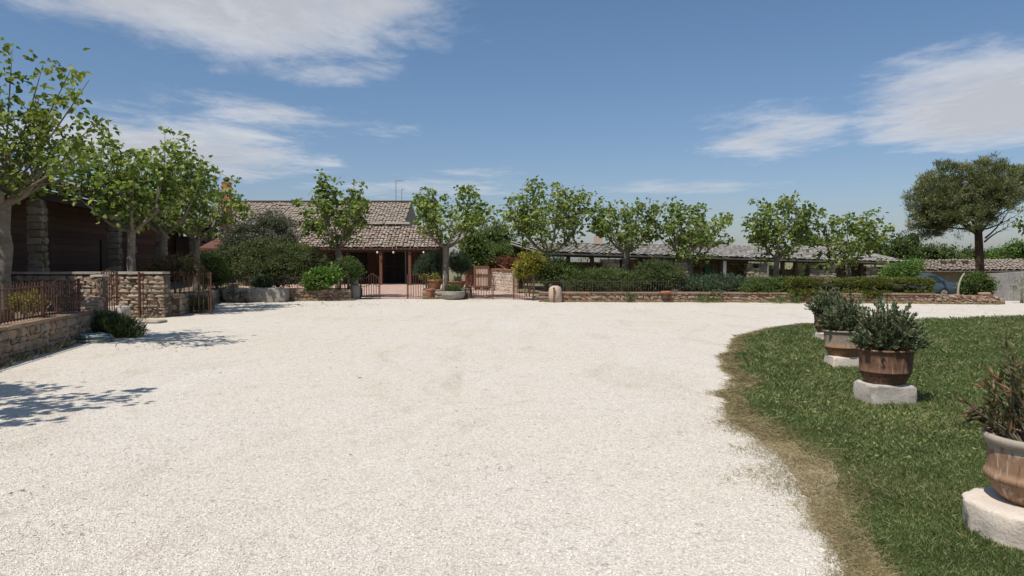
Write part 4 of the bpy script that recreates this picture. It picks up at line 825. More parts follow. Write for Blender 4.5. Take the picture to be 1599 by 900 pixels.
# ------------------------------------------------------------------ pine, far trees
def pine():
    x, y = X(1529, 38), 38.0; zb = -.45; rng = np.random.default_rng(5); rr = random.Random(5); root = thing('stone_pine', 'tall umbrella pine with dark round crown at the right', 'tree', (x, y, zb))
    m = MB(); tr = [(x, y, zb - .1), (x + .02, y, 1.2), (x - .05, y, 2.3), (x - .12, y, 3.4), (x - .2, y, 4.6)]; m.tube(tr, [.25, .20, .19, .17, .10], 10); m.build('trunk', M['pinebark'], root, True)
    T = lambda px, py, dy=0: np.array([X(px, y), y + dy, Z(py, y)])
    lobes = []
    for px, py, rx, rz, dy in ((1455, 318, 36, 42, 0), (1490, 292, 40, 40, .6), (1535, 284, 45, 34, 0), (1570, 292, 34, 32, .4), (1486, 338, 40, 28, -.6), (1458, 347, 30, 22, .5), (1528, 308, 34, 28, -1.2), (1512, 316, 36, 30, 1.4), (1594, 282, 18, 20, .3), (1438, 328, 17, 24, -.5), (1518, 340, 14, 15, -1.0)):
        c = T(px, py, dy); lobes.append((*c, rx * y / FPX, rx * y / FPX * .95, rz * y / FPX))
    lb = MB()
    for i, L in enumerate(lobes): lb.tube(bez((x - .12, y, 2.9 + (i % 4) * .35), ((x + L[0]) / 2, (y + L[1]) / 2, (L[2] + 2.9) / 2 - .1), (L[0], L[1], L[2]), 6), [.08, .06, .045, .035, .025, .015], 6)
    lb.build('limbs', M['pinebark'], root, True)
    P, out, C = foliage_pts(lobes, 1250, 64, .105, rng, None, .66); Dn = out * .9 + rng.normal(size=P.shape) * .6 + np.array([0, 0, .55]); N = rng.normal(size=P.shape)
    L = .17 * rng.uniform(.7, 1.2, len(P)); leaf_obj('crown', P, Dn, N, L, L * .17, M['pine'], root, rng, fold=.0, rnd=.6 * CLUMP + .4 * rng.random(len(P)))
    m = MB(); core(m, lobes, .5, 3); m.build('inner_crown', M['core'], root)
    tw = MB()                                                         # bare lower branches on the right
    for a, b, c in (((1537, 358), (1565, 352), (1603, 332)), ((1537, 372), (1570, 352), (1599, 300)), ((1536, 378), (1560, 360), (1592, 352)), ((1545, 345), (1575, 330), (1600, 312))):
        pa = bez(T(*a), T(*b, .3), T(*c, .6), 7); tw.tube(pa, [.05, .042, .035, .028, .02, .014, .008], 5)
        for q in range(16):
            p = pa[rr.randrange(2, 7)]; e = p + Vector((rr.uniform(-.1, .5), rr.uniform(-.3, .3), rr.uniform(-.1, .45))); tw.tube([p, (p + e) / 2 + Vector((0, 0, -.04)), e], [.012, .009, .004], 4, cap=False)
    tw.build('dead_branches', M['pinebark'], root)
pine()
def far_tree(label, px, d, ytop, ybot, wpx, mat, seed, zb=None, leaf=.2, n=260):
    rr = random.Random(seed); x = X(px, d); zt, zl = Z(ytop, d), Z(ybot, d); w = wpx / FPX * d / 2; zb = float(terrain(x, d)) if zb is None else zb; lobes = []
    for i in range(6):
        f = i / 5; lobes.append((x + rr.uniform(-.55, .55) * w, d + rr.uniform(-.4, .4) * w, zl + (zt - zl) * (.3 + .42 * f), w * rr.uniform(.45, .65) * (1.1 - .4 * f), w * .55, (zt - zl) * rr.uniform(.22, .3)))
    rng = np.random.default_rng(seed); root = thing('broadleaf_tree', label, 'tree', (x, d, zb), 'trees behind the buildings')
    m = MB(); m.tube([(x, d, zb - .1), (x + .1, d, (zb + zl) / 2), (x, d, (zl + zt) / 2)], [.16, .12, .05], 8); m.build('trunk', M['bark'], root, True)
    P, out, C = foliage_pts(lobes, n, 14, .16, rng, None, .6); D = out + rng.normal(size=P.shape) * .7; N = rng.normal(size=P.shape) * .6 + np.array([0, 0, 1]); L = leaf * rng.uniform(.6, 1.2, len(P)); leaf_obj('crown', P, D, N, L, L * .6, M[mat], root, rng, rnd=.55 * CLUMP + .45 * rng.random(len(P)))
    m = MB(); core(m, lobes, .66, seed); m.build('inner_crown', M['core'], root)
for i, a in enumerate((('bushy tree behind the left end of the shed', 770, 45, 345, 425, 75, 'mid'), ('rounded green tree behind the gates, right of the island mulberry', 745, 40, 362, 420, 50, 'mid'), ('small dark tree just left of the shed gable', 812, 44, 385, 425, 45, 'dark'),
        ('pale tree crown showing over the shed roof near its middle', 1090, 56, 366, 395, 80, 'mid'), ('tree crown over the shed roof, left of the hipped end', 1270, 58, 368, 400, 60, 'mid'), ('feathery tree with pointed top just right of the shed', 1408, 56, 357, 425, 62, 'mid'),
        ('low broad tree between the shed end and the pine', 1468, 60, 380, 425, 95, 'mid'), ('dark tree low behind the pine trunk', 1515, 62, 388, 420, 70, 'dark'), ('green tree right of the pine trunk above the tan roof', 1570, 60, 376, 420, 75, 'bright'), ('tree at the right edge above the tan roof', 1640, 60, 372, 420, 90, 'mid'),
        ('tree crown over the shed roof beside the hipped end', 1365, 60, 376, 410, 70, 'dark'))): far_tree(*a, 100 + i)

# ------------------------------------------------------------------ shrubs and hedges
def B(px, py, d, rxp, rzp, ry=None):
    k = d / FPX; return (X(px, d), d, Z(py, d), rxp * k, (ry or rxp * k), rzp * k)
shrub('shrub', 'large grey-green rounded shrub below the farmhouse roof', 'shrub', [B(385, 372, 34, 36, 30), B(425, 362, 34.5, 38, 32), B(448, 382, 34, 26, 26), B(370, 385, 33.8, 24, 22), B(410, 390, 33.5, 40, 26)], 'olive', 420, 26, .11, .11, .045, 1, zb=.36)
shrub('hedge', 'broad dark green hedge behind the trough', 'hedge', [B(350, 415, 32, 40, 28, .8), B(395, 408, 32.3, 40, 32, .9), B(440, 412, 32, 42, 32, .9), B(480, 415, 31.8, 36, 28, .8), B(420, 425, 31.5, 60, 20, .7), B(335, 425, 31.5, 22, 22, .6)], 'dark', 620, 22, .11, .10, .045, 2, zb=.36)
shrub('shrub', 'sunlit green top of a shrub above the dark hedge', 'shrub', [B(410, 392, 32.9, 30, 14, .5), B(460, 396, 32.8, 32, 14, .5)], 'hedge', 170, 20, .10, .10, .045, 3, zb=.36, stem=True)
shrub('shrub', 'dark green shrub beside the open rusty gate', 'shrub', [B(318, 420, 28, 26, 22, .5), B(335, 425, 28.2, 20, 22, .45), B(300, 418, 28, 16, 16, .4)], 'mid', 200, 20, .09, .09, .045, 4, zb=.4)
shrub('shrub', 'brown dried shrub behind the tall stone wall', 'shrub', [B(242, 420, 22.4, 22, 16, .4), B(275, 416, 22.8, 24, 16, .4), B(298, 425, 22.8, 18, 18, .4)], 'brown', 200, 22, .08, .07, .018, 5, zb=.4, corescale=.5)
shrub('shrub', 'small rounded grey-green bush on the wall above the trough', 'shrub', [B(410, 441, 29.4, 16, 12), B(400, 443, 29.4, 9, 8), B(420, 443, 29.4, 8, 8)], 'grey', 120, 16, .05, .06, .025, 6, zb=.45)
shrub('shrub', 'bright green large-leaved shrub left of the farmhouse gate', 'shrub', [B(500, 437, 29.3, 20, 14), B(515, 430, 29.4, 16, 12), B(488, 441, 29.3, 12, 9)], 'bright', 120, 10, .09, .16, .10, 7, zb=.42)
shrub('shrub', 'dark clipped bush on a stem beside the stone pillar', 'shrub', [B(543, 418, 30.2, 20, 16), B(552, 425, 30.2, 14, 14), B(534, 427, 30.2, 12, 12)], 'mid', 220, 18, .06, .07, .03, 8, zb=0)
shrub('shrub', 'young backlit yellow-green plant behind the left fence', 'shrub', [B(42, 470, 13.4, 18, 16), B(30, 478, 13.4, 10, 12), B(56, 478, 13.4, 8, 10)], 'yellow', 60, 9, .06, .09, .035, 9, zb=.45, corescale=.0)
shrub('rosemary_bush', 'low dark green rosemary bush on the gravel by the hose', 'shrub', [(-8.35, 15.4, .16, .32, .28, .24), (-8.02, 15.3, .12, .30, .26, .19), (-8.58, 15.6, .2, .25, .25, .24)], 'dark', 300, 18, .06, .11, .014, 10, corescale=.6, up=1.2)
shrub('lavender_bush', 'grey-green lavender behind the wide gate leaf', 'shrub', [(X(300, 22.6), 22.6, .25, .35, .25, .26), (X(318, 22.7), 22.7, .2, .25, .25, .22)], 'grey', 160, 16, .06, .11, .014, 12, up=1.2, corescale=.5)
shrub('dry_bush', 'small bare brown bush in front of the stone block', 'shrub', [B(366, 463, 27.9, 12, 13), B(383, 464, 27.8, 8, 12)], 'brown', 90, 14, .05, .08, .016, 13, corescale=0, up=.9)
shrub('shrub', 'feathery blue-green shrub left of the island mulberry', 'shrub', [B(667, 415, 32.4, 14, 17), B(680, 411, 32.3, 11, 18), B(658, 422, 32.4, 10, 11)], 'blue', 240, 18, .06, .12, .018, 14, zb=.3, up=1.0)
shrub('shrub', 'feathery blue-green shrub right of the island mulberry', 'shrub', [B(713, 410, 32.4, 14, 14), B(722, 416, 32.4, 13, 12)], 'blue', 200, 18, .06, .12, .018, 15, zb=.3, up=1.0)
shrub('shrub', 'low clipped green cushion in the stone bowl between the gates', 'shrub', [B(708, 453, 30.3, 14, 8), B(700, 455, 30.3, 8, 7), B(717, 455, 30.3, 7, 6)], 'mid', 130, 18, .045, .05, .02, 16, zb=.28)
shrub('shrub', 'orange-tinged leafy plant in the terracotta pot', 'shrub', [B(679, 437, 31.0, 12, 7), B(664, 434, 31.2, 8, 6)], 'yellow', 46, 9, .05, .09, .04, 17, zb=.7)
shrub('hedge', 'red-brown hedge on top of the pale terrace wall', 'hedge', [B(775, 412, 40, 22, 8, .4), B(805, 411, 37, 22, 9, .4), B(832, 412, 36, 18, 8, .4)], 'red', 240, 16, .08, .08, .04, 18, zb=.95)
shrub('shrub', 'green climbing shrub above the pale terrace wall', 'shrub', [B(755, 395, 43, 26, 16, .7), B(785, 396, 42, 22, 12, .7), B(740, 405, 43, 16, 14, .7)], 'mid', 220, 18, .12, .13, .06, 19, zb=.9)
shrub('shrub', 'yellow-leaved shrub above the rightmost gate leaf', 'shrub', [B(822, 415, 29.6, 18, 18), B(838, 408, 29.7, 14, 14), B(812, 426, 29.5, 10, 10)], 'yellow', 130, 12, .08, .12, .055, 20, zb=.2, corescale=.5)
shrub('shrub', 'green shrub at the foot of the widest mulberry', 'shrub', [B(868, 420, 30, 22, 18), B(888, 428, 30, 20, 16), B(850, 432, 29.9, 14, 12)], 'mid', 220, 16, .08, .09, .04, 21, zb=.2)
shrub('juniper', 'spreading dark juniper along the right-hand wall, left of the oleander', 'shrub', [B(915, 438, 29.6, 34, 14, .6), B(955, 436, 29.6, 34, 16, .6), B(985, 442, 29.5, 20, 14, .5), B(935, 447, 29.2, 48, 9, .35), B(935, 428, 30, 26, 8, .4)], 'mid', 560, 20, .07, .085, .03, 22, zb=.2)
shrub('shrub', 'dark rounded oleander in front of the shed', 'shrub', [B(1022, 425, 29.4, 28, 17, .6), B(1043, 434, 29.2, 24, 18, .6), B(1008, 440, 29.2, 20, 14, .5)], 'dark', 420, 18, .08, .11, .035, 23, zb=.2)
shrub('juniper', 'flat spreading juniper below the shed bay with the green cabinet', 'shrub', [B(1085, 444, 29.2, 30, 12, .5), B(1125, 440, 29.3, 36, 10, .6), B(1155, 446, 29.0, 28, 11, .5), B(1110, 450, 28.8, 50, 7, .35)], 'blue', 460, 20, .07, .085, .03, 24, zb=.2)
shrub('shrub', 'mixed green shrubs right of the flat juniper', 'shrub', [B(1190, 446, 28.6, 26, 12, .5), B(1222, 446, 28.5, 24, 12, .5), B(1180, 452, 28.4, 24, 8, .4)], 'mid', 300, 18, .07, .08, .035, 25, zb=.2)
shrub('hedge', 'yellow-green clipped hedge left of the potted plants', 'hedge', [B(1290, 448, 28.2, 62, 10.5, .55)], 'hedge', 560, 18, .05, .08, .04, 26, zb=.2, inner=.9, boxy=True, corescale=.55)
shrub('hedge', 'thick clipped hedge in front of the blue car', 'hedge', [B(1394, 450, 27.9, 52, 12, .45)], 'hedge', 640, 18, .05, .08, .04, 27, zb=.2, inner=.9, boxy=True, corescale=.55)
shrub('shrub', 'light green shrub behind the thick hedge at the shed corner', 'shrub', [B(1412, 425, 32, 18, 17), B(1428, 417, 32, 12, 13), B(1392, 428, 32, 14, 12)], 'bright', 150, 14, .10, .11, .05, 28, zb=-.1, corescale=.5)
shrub('shrub', 'round dark green shrub with a stake at the wall end, right of the car', 'shrub', [B(1524, 445, 28.2, 22, 16), B(1512, 450, 28.0, 10, 11), B(1536, 451, 28.1, 12, 11)], 'mid', 260, 16, .08, .09, .05, 29, zb=0)
root = thing('plant_stake', 'pale bent stake beside the round shrub', 'stake', (X(1496, 27.8), 27.8, .2)); m = MB(); m.tube(bez((X(1497, 27.8), 27.8, .15), (X(1494, 27.8), 27.8, .8), (X(1506, 27.9), 27.9, 1.12), 8), [.04, .04, .038, .036, .033, .03, .026, .02], 7); m.build('shaft', M['slab'], root)
for i, (px, py, d, r, h, lab) in enumerate(((985, 466, 28.1, 7, 8, 'small weed growing at the wall foot below the oleander'), (1118, 463, 27.9, 14, 10, 'leafy weed clump against the right-hand wall under the shed bay'), (1098, 467, 27.8, 8, 6, 'low weed left of the leafy weed clump by the wall'), (1237, 466, 27.4, 13, 8, 'green weed by the wall near the far potted plant'), (1215, 470, 27.3, 8, 4, 'tiny weed left of the green weed by the wall'))):
    shrub('weed', lab, 'weed', [B(px, py, d, r, h)], 'mid', 30, 8, .04, .085, .032, 40 + i, 'weeds at the foot of the wall', corescale=0, stem=False, up=.8)
for i, (x, y) in enumerate(((X(1596, 27.6), 27.6),)):
    shrub('shrub', 'spindly plant in front of the grey rendered wall', 'shrub', [(x, y, .55, .3, .3, .4)], 'grey', 40, 8, .08, .09, .03, 60, corescale=0)

shrub('hedge', 'wild dark hedge glimpsed through the open bays of the shed', 'hedge', [(x, 52.5 + .2 * (x % 3), .1 + .2 * math.sin(x), 2.2, .9, 2.1 + .25 * math.sin(x * 1.7)) for x in range(0, 27, 3)], 'mid', 420, 18, .18, .2, .09, 70, zb=-.75)
# ------------------------------------------------------------------ trough, blocks, island, hose
root = thing('stone_trough', 'long grey carved stone trough against the left wall', 'trough', (X(421, 28.5), 28.5, 0)); x = X(421, 28.5); w = 1.34
for nm, c, s in (('front_side', (x, 28.28, .27), (w, .10, .54)), ('back_side', (x, 28.78, .27), (w, .10, .54)), ('end', (x - w / 2 + .06, 28.53, .27), (.12, .41, .53)), ('end', (x + w / 2 - .06, 28.53, .27), (.12, .41, .53)), ('bottom', (x, 28.53, .1), (w - .2, .41, .2))):
    boulder(nm, c, s, 'trough', len(nm), 8, .012, .16, root)
o = boulder('stone_block', (X(372, 28.4), 28.5, .27), (1.15, .7, .56), 'grey_stone', 3, 9, .05, .4); tag(o, 'rough pale stone block left of the carved trough', 'stone block')
o = boulder('stone_block', (X(289, 23.2), 23.2, .3), (.36, .35, .62), 'grey_stone', 5, 8, .04, .4); tag(o, 'upright grey stone block behind the lavender', 'stone block')
root = thing('stone_island', 'rubble stone kerb round the planting between the two gates', 'kerb', (-2.8, 30.7, 0))
stone_wall(root, [((-3.55, 30.7, 0), (-1.95, 30.7, 0), 0, lambda t: .5 - .12 * math.sin(3.14 * t), .3, .16, .28, 50), ((-3.6, 30.8, 0), (-3.6, 32.6, 0), 0, lambda t: .45, .3, .16, .28, 51), ((-1.92, 30.8, 0), (-1.92, 32.6, 0), 0, lambda t: .45, .3, .16, .28, 52)], STN)
root = thing('stone_bowl', 'rough stone bowl at the front of the planting between the gates', 'bowl', (X(708, 30.2), 30.2, 0)); m = MB(); m.lathe((X(708, 30.2), 30.2, 0), [(.30, 0), (.42, .06), (.50, .2), (.50, .33), (.44, .35), (.40, .28)], 20, .05, 6); m.build('bowl', M['trough'], root)
def simple_pot(name, label, x, y, z, r, h, mat):
    root = thing(name, label, 'pot', (x, y, z)); m = MB(); m.lathe((x, y, z), [(r * .62, 0), (r * .7, h * .1), (r * .92, h * .75), (r * .95, h * .84)], 20); m.build('body', M[mat], root, True)
    m = MB(); m.lathe((x, y, z), [(r * .95, h * .83), (r * 1.06, h * .87), (r * 1.06, h), (r * .93, h), (r * .9, h * .9)], 20); m.build('rim', M[mat], root, True); m = MB(); m.lathe((x, y, z), [(r * .8, h * .8), (r * .9, h * .93)], 16); m.build('soil', M['soil'], root)
simple_pot('terracotta_pot', 'large terracotta pot left of the island mulberry', X(679, 31.0), 31.0, .3, .30, .5, 'terracotta')
simple_pot('terracotta_pot', 'small dark terracotta pot on the gravel by the gate leaf', X(671, 30.55), 30.55, 0, .17, .42, 'terracotta')
simple_pot('terracotta_pot', 'terracotta bowl holding the agave between the gates', X(714, 31.1), 31.1, .42, .36, .30, 'terracotta')
root = thing('agave', 'pale spiky agave in the terracotta bowl', 'agave', (X(714, 31.1), 31.1, .7)); rr = random.Random(9); m = MB()
for i in range(26):
    a = i * 2.4; el = .35 + .9 * (i / 26); L = rr.uniform(.38, .52); c = Vector((X(714, 31.1), 31.1, .7)); d0 = Vector((math.cos(a) * math.cos(el), math.sin(a) * math.cos(el), math.sin(el))); s = d0.cross(Vector((0, 0, 1))).normalized(); V = []
    for t, w in ((0, .045), (.35, .055), (.7, .035), (1, .003)): q = c + d0 * L * t + Vector((0, 0, -.12 * t * t)); V += [q + s * w, q - s * w + Vector((0, 0, 0)), q - Vector((0, 0, .025 * (1 - t)))]
    F = []
    for k in range(3):
        b = k * 3; F += [(b, b + 1, b + 4, b + 3), (b + 1, b + 2, b + 5, b + 4), (b + 2, b, b + 3, b + 5)]
    lf = MB(); lf.add(V, F, rr.random() * .99); lf.build('leaf', M['agave'], root)
root = thing('post', 'thin grey post in front of the island mulberry trunk', 'post', (X(693, 30.9), 30.9, 0)); m = MB(); m.tube([(X(693, 30.9), 30.9, .2), (X(693, 30.9), 30.9, 1.05)], .03, 7); m.build('shaft', M['slab'], root); m = MB(); m.lathe((X(693, 30.9), 30.9, 1.05), [(.04, 0), (.045, .03), (.01, .06)], 8); m.build('cap', M['slab'], root)
root = thing('garden_hose', 'coiled grey-green garden hose lying on the gravel by the left wall', 'hose', (-8.2, 14.45, 0)); rr = random.Random(3)
for k in range(6):
    pts = []; r = .34 - .018 * k + rr.uniform(-.02, .02); cx, cy = -8.2 + rr.uniform(-.04, .04), 14.45 + rr.uniform(-.03, .03); ph = rr.uniform(0, 6)
    for i in range(29): a = 2 * math.pi * i / 28; q = r * (1 + .07 * math.sin(2 * a + ph)); pts.append((cx + q * math.cos(a), cy + q * .85 * math.sin(a), .02 + .024 * k + .01 * math.sin(3 * a + ph)))
    m = MB(); m.tube(pts, .0145, 7); m.build('coil', M['hose'], root, True)
m = MB(); m.tube([(-8.45, 14.3, .06), (-8.62, 14.2, .25), (-8.72, 14.15, .56), (-8.78, 14.05, .80), (-8.85, 13.9, .62)], .013, 7); m.build('feed_pipe', M['hose'], root, True)

# ------------------------------------------------------------------ potted plants on the lawn
def flower_pot(label, x, y, z, s, mat, seed, heavy=False):
    root = thing('flower_pot', label, 'flower pot', (x, y, z), 'flower pots on stones along the lawn')
    prof = [(.185, 0), (.20, .008), (.228, .05), (.252, .10), (.262, .128), (.272, .130), (.276, .142), (.270, .152), (.272, .22), (.278, .30), (.284, .355), (.288, .362)]
    if heavy: prof = [(.185, 0), (.20, .008), (.235, .05), (.262, .095), (.276, .125), (.290, .130), (.294, .150), (.288, .168), (.280, .172), (.276, .20), (.274, .30), (.277, .33)]
    m = MB(); m.lathe((x, y, z), [(r * s, h * s) for r, h in prof], 40, .006, seed); m.build('body', M[mat], root, True)
    rim = [(.288, .36), (.304, .366), (.308, .378), (.303, .39), (.285, .392), (.27, .385), (.262, .33)] if not heavy else [(.276, .327), (.296, .345), (.306, .366), (.306, .384), (.296, .394), (.276, .392), (.262, .375), (.258, .33)]
    m = MB(); m.lathe((x, y, z), [(r * s, h * s) for r, h in rim], 40, .008, seed); m.build('rim', M[mat], root, True)
    m = MB(); m.lathe((x, y, z), [(.25 * s, .30 * s), (.262 * s, .335 * s)], 24); m.build('soil', M['soil'], root)
def pot_plant(label, x, y, z, rad, h, mat, seed, nst=90, L=.055, W=.02, per=34, skew=0):
    rr = random.Random(seed); rng = np.random.default_rng(seed); root = thing('potted_shrub', label, 'plant', (x, y, z)); st = MB(); P = []; D = []
    for i in range(nst):
        a = rr.uniform(0, 6.283); t = rr.random() ** .45; hh = h * (1.02 - .72 * t ** 2.6) * rr.uniform(.72, 1.08); b = Vector((x + math.cos(a) * .14 * t, y + math.sin(a) * .14 * t, z)); e = Vector((x + math.cos(a) * rad * t + skew * t, y + math.sin(a) * rad * t, z + hh))
        sp = bez(b, b.lerp(e, .5) + Vector((rr.gauss(0, .06), rr.gauss(0, .06), hh * rr.uniform(.05, .3))), e + Vector((rr.gauss(0, .04), rr.gauss(0, .04), rr.gauss(-.02, .03))), 6); st.tube(sp, [.008, .007, .006, .005, .004, .003], 4, cap=False)
        for k in range(per):
            q = rr.uniform(.10, 1.0) ** .8; j = min(4, int(q * 5)); p = sp[j].lerp(sp[j + 1], q * 5 - j); ax = (sp[j + 1] - sp[j]).normalized(); o = Vector((rr.gauss(0, 1), rr.gauss(0, 1), rr.gauss(0, .5))); o = (o - ax * o.dot(ax)).normalized(); P.append(p); D.append(o * .85 + ax * (.55 + .7 * q))
    st.build('stems', M['shoot'], root); P = np.array(P); D = np.array(D); Ls = L * rng.uniform(.6, 1.2, len(P)); N = rng.normal(size=P.shape) * .5 + np.array([0, 0, 1]); leaf_obj('foliage', P, D, N, Ls, Ls * W / L, M[mat], root, rng, fold=.15)
for i, (x, y, sw, sd, sh, lab, pl, pm, seed, rz, stone) in enumerate((
    (3.07, 4.22, .74, .70, .205, 'nearest clay pot at the right edge, cream rim and rust streaks', 'reddish-tinged oleander in the nearest pot at the right edge', 'pot_near', 1, .2, 'pale'),
    (4.185, 8.22, .52, .42, .235, 'dark rust-brown clay pot, the clearest in view on the lawn', 'full grey-green bushy plant in the dark rust-brown pot', 'pot_rust', 2, .05, 'grey_stone'),
    (4.97, 11.0, .44, .38, .18, 'clay pot with pale grey upper half, third from the camera', 'grey-green plant in the pot with the pale upper half', 'pot_grey', 3, -.05, 'pale'),
    (6.32, 14.65, .46, .4, .17, 'farthest clay pot, half hidden behind the others', 'plant with mauve-grey shoots in the farthest pot', 'pot_rust', 4, .1, 'pale'))):
    o = boulder('stone_plinth', (x, y, sh / 2 - .015), (sw, sd, sh + .03), stone, seed + 20, 20, .05, .20 if i else .75, None, rz, .2); tag(o, ('wide rounded pale stone under the nearest clay pot', 'grey weathered stone block under the dark rust-brown pot', 'pale stone block under the grey-topped pot', 'pale stone block under the farthest pot')[i], 'stone plinth', 'stones carrying the flower pots')
    flower_pot(lab, x, y, sh - .005, 1.0, pm, seed, i == 0)
    if i == 0: pot_plant(pl, x, y, sh + .32, .38, .56, 'oleander', seed, 95, .08, .018, 26)
    else: pot_plant(pl, x, y, sh + .31, (.40, .40, .37, .40)[i], (.4, .58, .60, .58)[i], 'grey', seed, 240 if i == 1 else 200, .046, .021, 44, (.0, .06, .0, -.05)[i])

# ------------------------------------------------------------------ grass, straw, pebbles, litter
def blades(name, n, sampler, hmin, hmax, w, mat, seed, lean=.7, rmul=1.0):
    rng = np.random.default_rng(seed); x, y, s, rn = sampler(rng, n); n = len(x); a = rng.random(n) * 6.283; h = rng.uniform(hmin, hmax, n) * s; ww = w * s * rng.uniform(.7, 1.3, n) * rmul; b = rng.random(n) * 6.283; l = np.abs(rng.normal(0, lean, n)) * h
    dx, dy = np.cos(a) * ww / 2, np.sin(a) * ww / 2; mx, my = np.cos(b) * l * .35, np.sin(b) * l * .35; ex, ey = np.cos(b) * l, np.sin(b) * l; z0 = np.full(n, .008)
    V = np.stack([np.stack([x - dx, y - dy, z0], 1), np.stack([x + dx, y + dy, z0], 1), np.stack([x + dx * .8 + mx, y + dy * .8 + my, h * .62], 1), np.stack([x - dx * .1 + ex, y - dy * .1 + ey, h], 1)], 1).reshape(-1, 3)
    return stuff(obj(name, npmesh(name, V, np.arange(n)[:, None] * 4 + np.array([[0, 1, 2, 3]]), M[mat], rn)))
def patch(x, y): return .5 + .25 * np.sin(x * 1.7 + 1.3 * np.sin(y * .9)) + .25 * np.sin(y * 1.3 + 2 * np.sin(x * .8 + 1))
def fine(x, y): return .5 + .5 * np.sin(x * 5.1 + 2 * np.sin(y * 3.7)) * np.sin(y * 4.3 + 1.7 * np.sin(x * 2.9))
def samp(dens_edge):
    def f(rng, n):
        u = rng.random(n * 3); d = 2.9 * (24 / 2.9) ** u; x = rng.uniform(.2, .85, n * 3) * d; jx = rng.normal(0, .07, n * 3) + .03; k = in_lawn(x + jx, d); x, d = x[k][:n], d[k][:n]
        ex = np.where(d < 18.3, x - edge_x(np.minimum(d, 18.3)), 5); ex = np.minimum(ex, far_d(np.maximum(x, 7.5)) - d + .2); pt = patch(x, d); fn = fine(x, d)
        dry = np.clip(1.25 - ex / (np.where(d < 7.5, .36, .12) + .5 * (.5 + .5 * np.sin(d * 1.1 + .6)) * np.where(d < 7.5, .45, .05)), 0, 1)
        keep = rng.random(len(x)) > dry * .62; x, d, pt, dry, fn = x[keep], d[keep], pt[keep], dry[keep], fn[keep]
        s = (.75 + .55 * fn * rng.random(len(x)) + .25 * pt) * (1 - .4 * dry); s *= np.clip(d / 7, .8, 1.9)
        rn = np.clip(rng.beta(2.2, 3.2, len(x)) * .85 + .38 * (1 - pt) * rng.random(len(x)) + dry * .35, 0, .999); return x, d, s, rn
    return f
go = blades('lawn_grass', 310000, samp(1), .018, .05, .0068, 'grass', 1); tag(go, 'short green grass covering the lawn round the pots', 'grass')
def samp_dry(rng, n):
    u = rng.random(n); d = 2.9 * (19 / 2.9) ** u; ex = rng.normal(0, 1, n) * (.06 + .18 * np.exp(-((d - 5.6) / 1.3) ** 2) + .05 * np.exp(-((d - 9.3) / .8) ** 2)) * (1 + .35 * np.sin(d * 5.3 + 2 * np.sin(d * 2.1))) + .12 * np.exp(-((d - 5.6) / 1.4) ** 2); d = np.minimum(d, 18.2); x = edge_x(d) + ex; return x, d, np.full(n, .8) * np.clip(d / 7, .8, 1.6), np.clip(rng.random(n), 0, .999)
so = blades('dry_grass', 90000, samp_dry, .010, .045, .006, 'straw', 2, 1.6); tag(so, 'dry straw-coloured grass along the worn lawn edge', 'grass')
def weeds_low():
    rng = np.random.default_rng(7); n = 1500; d = 3.2 * (20 / 3.2) ** rng.random(n); x = rng.uniform(.25, .8, n) * d; k = in_lawn(x - .35, d); x, d = x[k], d[k]; C = np.stack([x, d, np.full(len(x), .02)], 1); C = C[(patch(x * 1.3, d * 1.1) > .45)]; P = np.repeat(C, 9, 0) + rng.normal(size=(len(C) * 9, 3)) * [.035, .035, .008]; P[:, 2] = np.abs(P[:, 2]) + .012
    D = rng.normal(size=P.shape) + [0, 0, .6]; N = rng.normal(size=P.shape) * .4 + [0, 0, 1]; L = rng.uniform(.02, .055, len(P)) * np.clip(P[:, 1] / 8, .8, 1.6); o = leaf_obj('ground_weeds', P, D, N, L, L * .55, M['grass'], None, rng); stuff(o); tag(o, 'broad-leaved weeds scattered through the lawn grass', 'weeds')
weeds_low()
def pebbles():
    rng = np.random.default_rng(4); n = 95000; d = 3.2 * (16 / 3.2) ** rng.random(n); x = rng.uniform(-.76, .76, n) * d; k = x < edge_x(d) + .02; k &= rng.random(n) > sstep(4.5, 16, d); k &= x > -6.1 - .21 * (d - 2.2) + .3; x, d = x[k], d[k]; n = len(x)
    s = rng.gamma(4, .0008, n) + .002; base = np.array([(1, 0, 0), (0, 1, 0), (-1, 0, 0), (0, -1, 0), (0, 0, .7), (0, 0, -.7)], float); V = base[None] * (s[:, None, None]) * rng.uniform(.65, 1.35, (n, 6, 1)); a = rng.random(n) * 6.283; ca, sa = np.cos(a)[:, None], np.sin(a)[:, None]
    V = np.stack([V[..., 0] * ca - V[..., 1] * sa, V[..., 0] * sa + V[..., 1] * ca, V[..., 2] + V[..., 0] * rng.uniform(-.4, .4, (n, 1))], -1) + np.stack([x, d, s * .28], 1)[:, None, :]
    F = np.array([(0, 1, 4), (1, 2, 4), (2, 3, 4), (3, 0, 4), (1, 0, 5), (2, 1, 5), (3, 2, 5), (0, 3, 5)]); F = (np.arange(n)[:, None, None] * 6 + F[None]).reshape(-1, 3)
    o = stuff(obj('loose_gravel', npmesh('loose_gravel', V.reshape(-1, 3), F, M['pebble'], np.repeat(rng.random(n) * .998, 8), False))); tag(o, 'loose pale gravel chips over the yard', 'gravel')
pebbles()
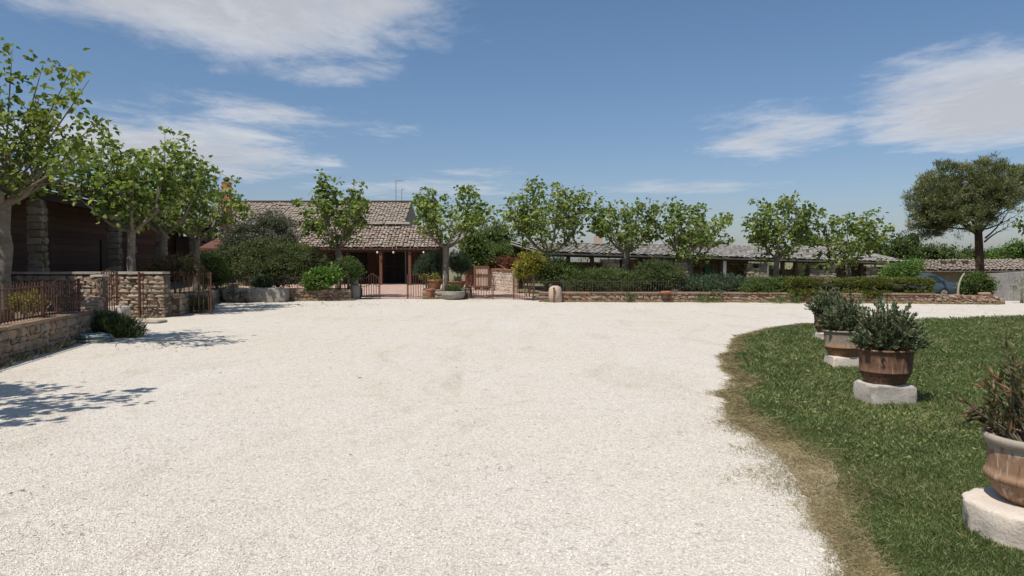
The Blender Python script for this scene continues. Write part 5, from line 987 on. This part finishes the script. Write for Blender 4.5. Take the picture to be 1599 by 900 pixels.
def litter():
    rng = np.random.default_rng(8); C = []; spots = [(X(780, 5.6), 5.6, 14, .07), (X(100, 4.3), 4.3, 10, .08), (X(40, 5), 5, 8, .1), (X(290, 4.3), 4.3, 5, .06), (X(235, 13.5), 13.5, 26, .5), (X(290, 13.6), 13.6, 26, .6), (X(215, 14.3), 14.3, 20, .3), (X(540, 27), 27, 60, 1.6), (X(420, 26.5), 26.5, 50, 1.6), (X(620, 29.7), 29.7, 40, 2), (X(1000, 27.6), 27.6, 40, 4), (X(1520, 24), 24, 14, 1.5), (X(250, 11), 11, 20, 2.5), (X(700, 9), 9, 16, 4), (X(650, 6), 6, 20, 3)]
    for x, y, n, s in spots: C.append(np.stack([x + rng.normal(0, s, n), y + rng.normal(0, s * .6, n), np.full(n, .012)], 1))
    P = np.concatenate(C); D = rng.normal(size=P.shape) * [1, 1, .12]; N = rng.normal(size=P.shape) * .3 + [0, 0, 1]; L = rng.uniform(.02, .06, len(P)) * np.clip(P[:, 1] / 9, .7, 2); o = leaf_obj('leaf_litter', P, D, N, L, L * .3, M['brown'], None, rng); stuff(o); tag(o, 'scattered dry leaves and twigs on the gravel', 'leaf litter')
litter()
def samp_foot(rng, n):
    segs = [((-6.0, 2.4), (-8.65, 15.2)), ((-11.5, 28.7), (-6.4, 29.3)), ((1.1, 28.3), (7.8, 28.15)), ((7.8, 28.15), (17.6, 26.7)), ((-3.7, 30.45), (-1.8, 30.45)), ((-10.9, 20.5), (-9.7, 20.5))]; w = np.array([2.5, 1, 1.3, 2, .6, .5]); k = rng.choice(len(segs), n, p=w / w.sum()); t = rng.random(n); t = np.clip(t + .03 * np.sin(t * 90), 0, 1)
    A = np.array([s[0] for s in segs])[k]; Bq = np.array([s[1] for s in segs])[k]; P = A + (Bq - A) * t[:, None]; d = unit(np.c_[Bq - A, np.zeros(n)]); off = np.abs(rng.normal(0, .09, n)); return P[:, 0] + d[:, 1] * off, P[:, 1] - d[:, 0] * off, rng.uniform(.6, 1.9, n), rng.random(n) * .998
fo = blades('wall_foot_grass', 9000, samp_foot, .02, .08, .009, 'straw', 3, .8); tag(fo, 'thin dry grass along the feet of the stone walls', 'grass')
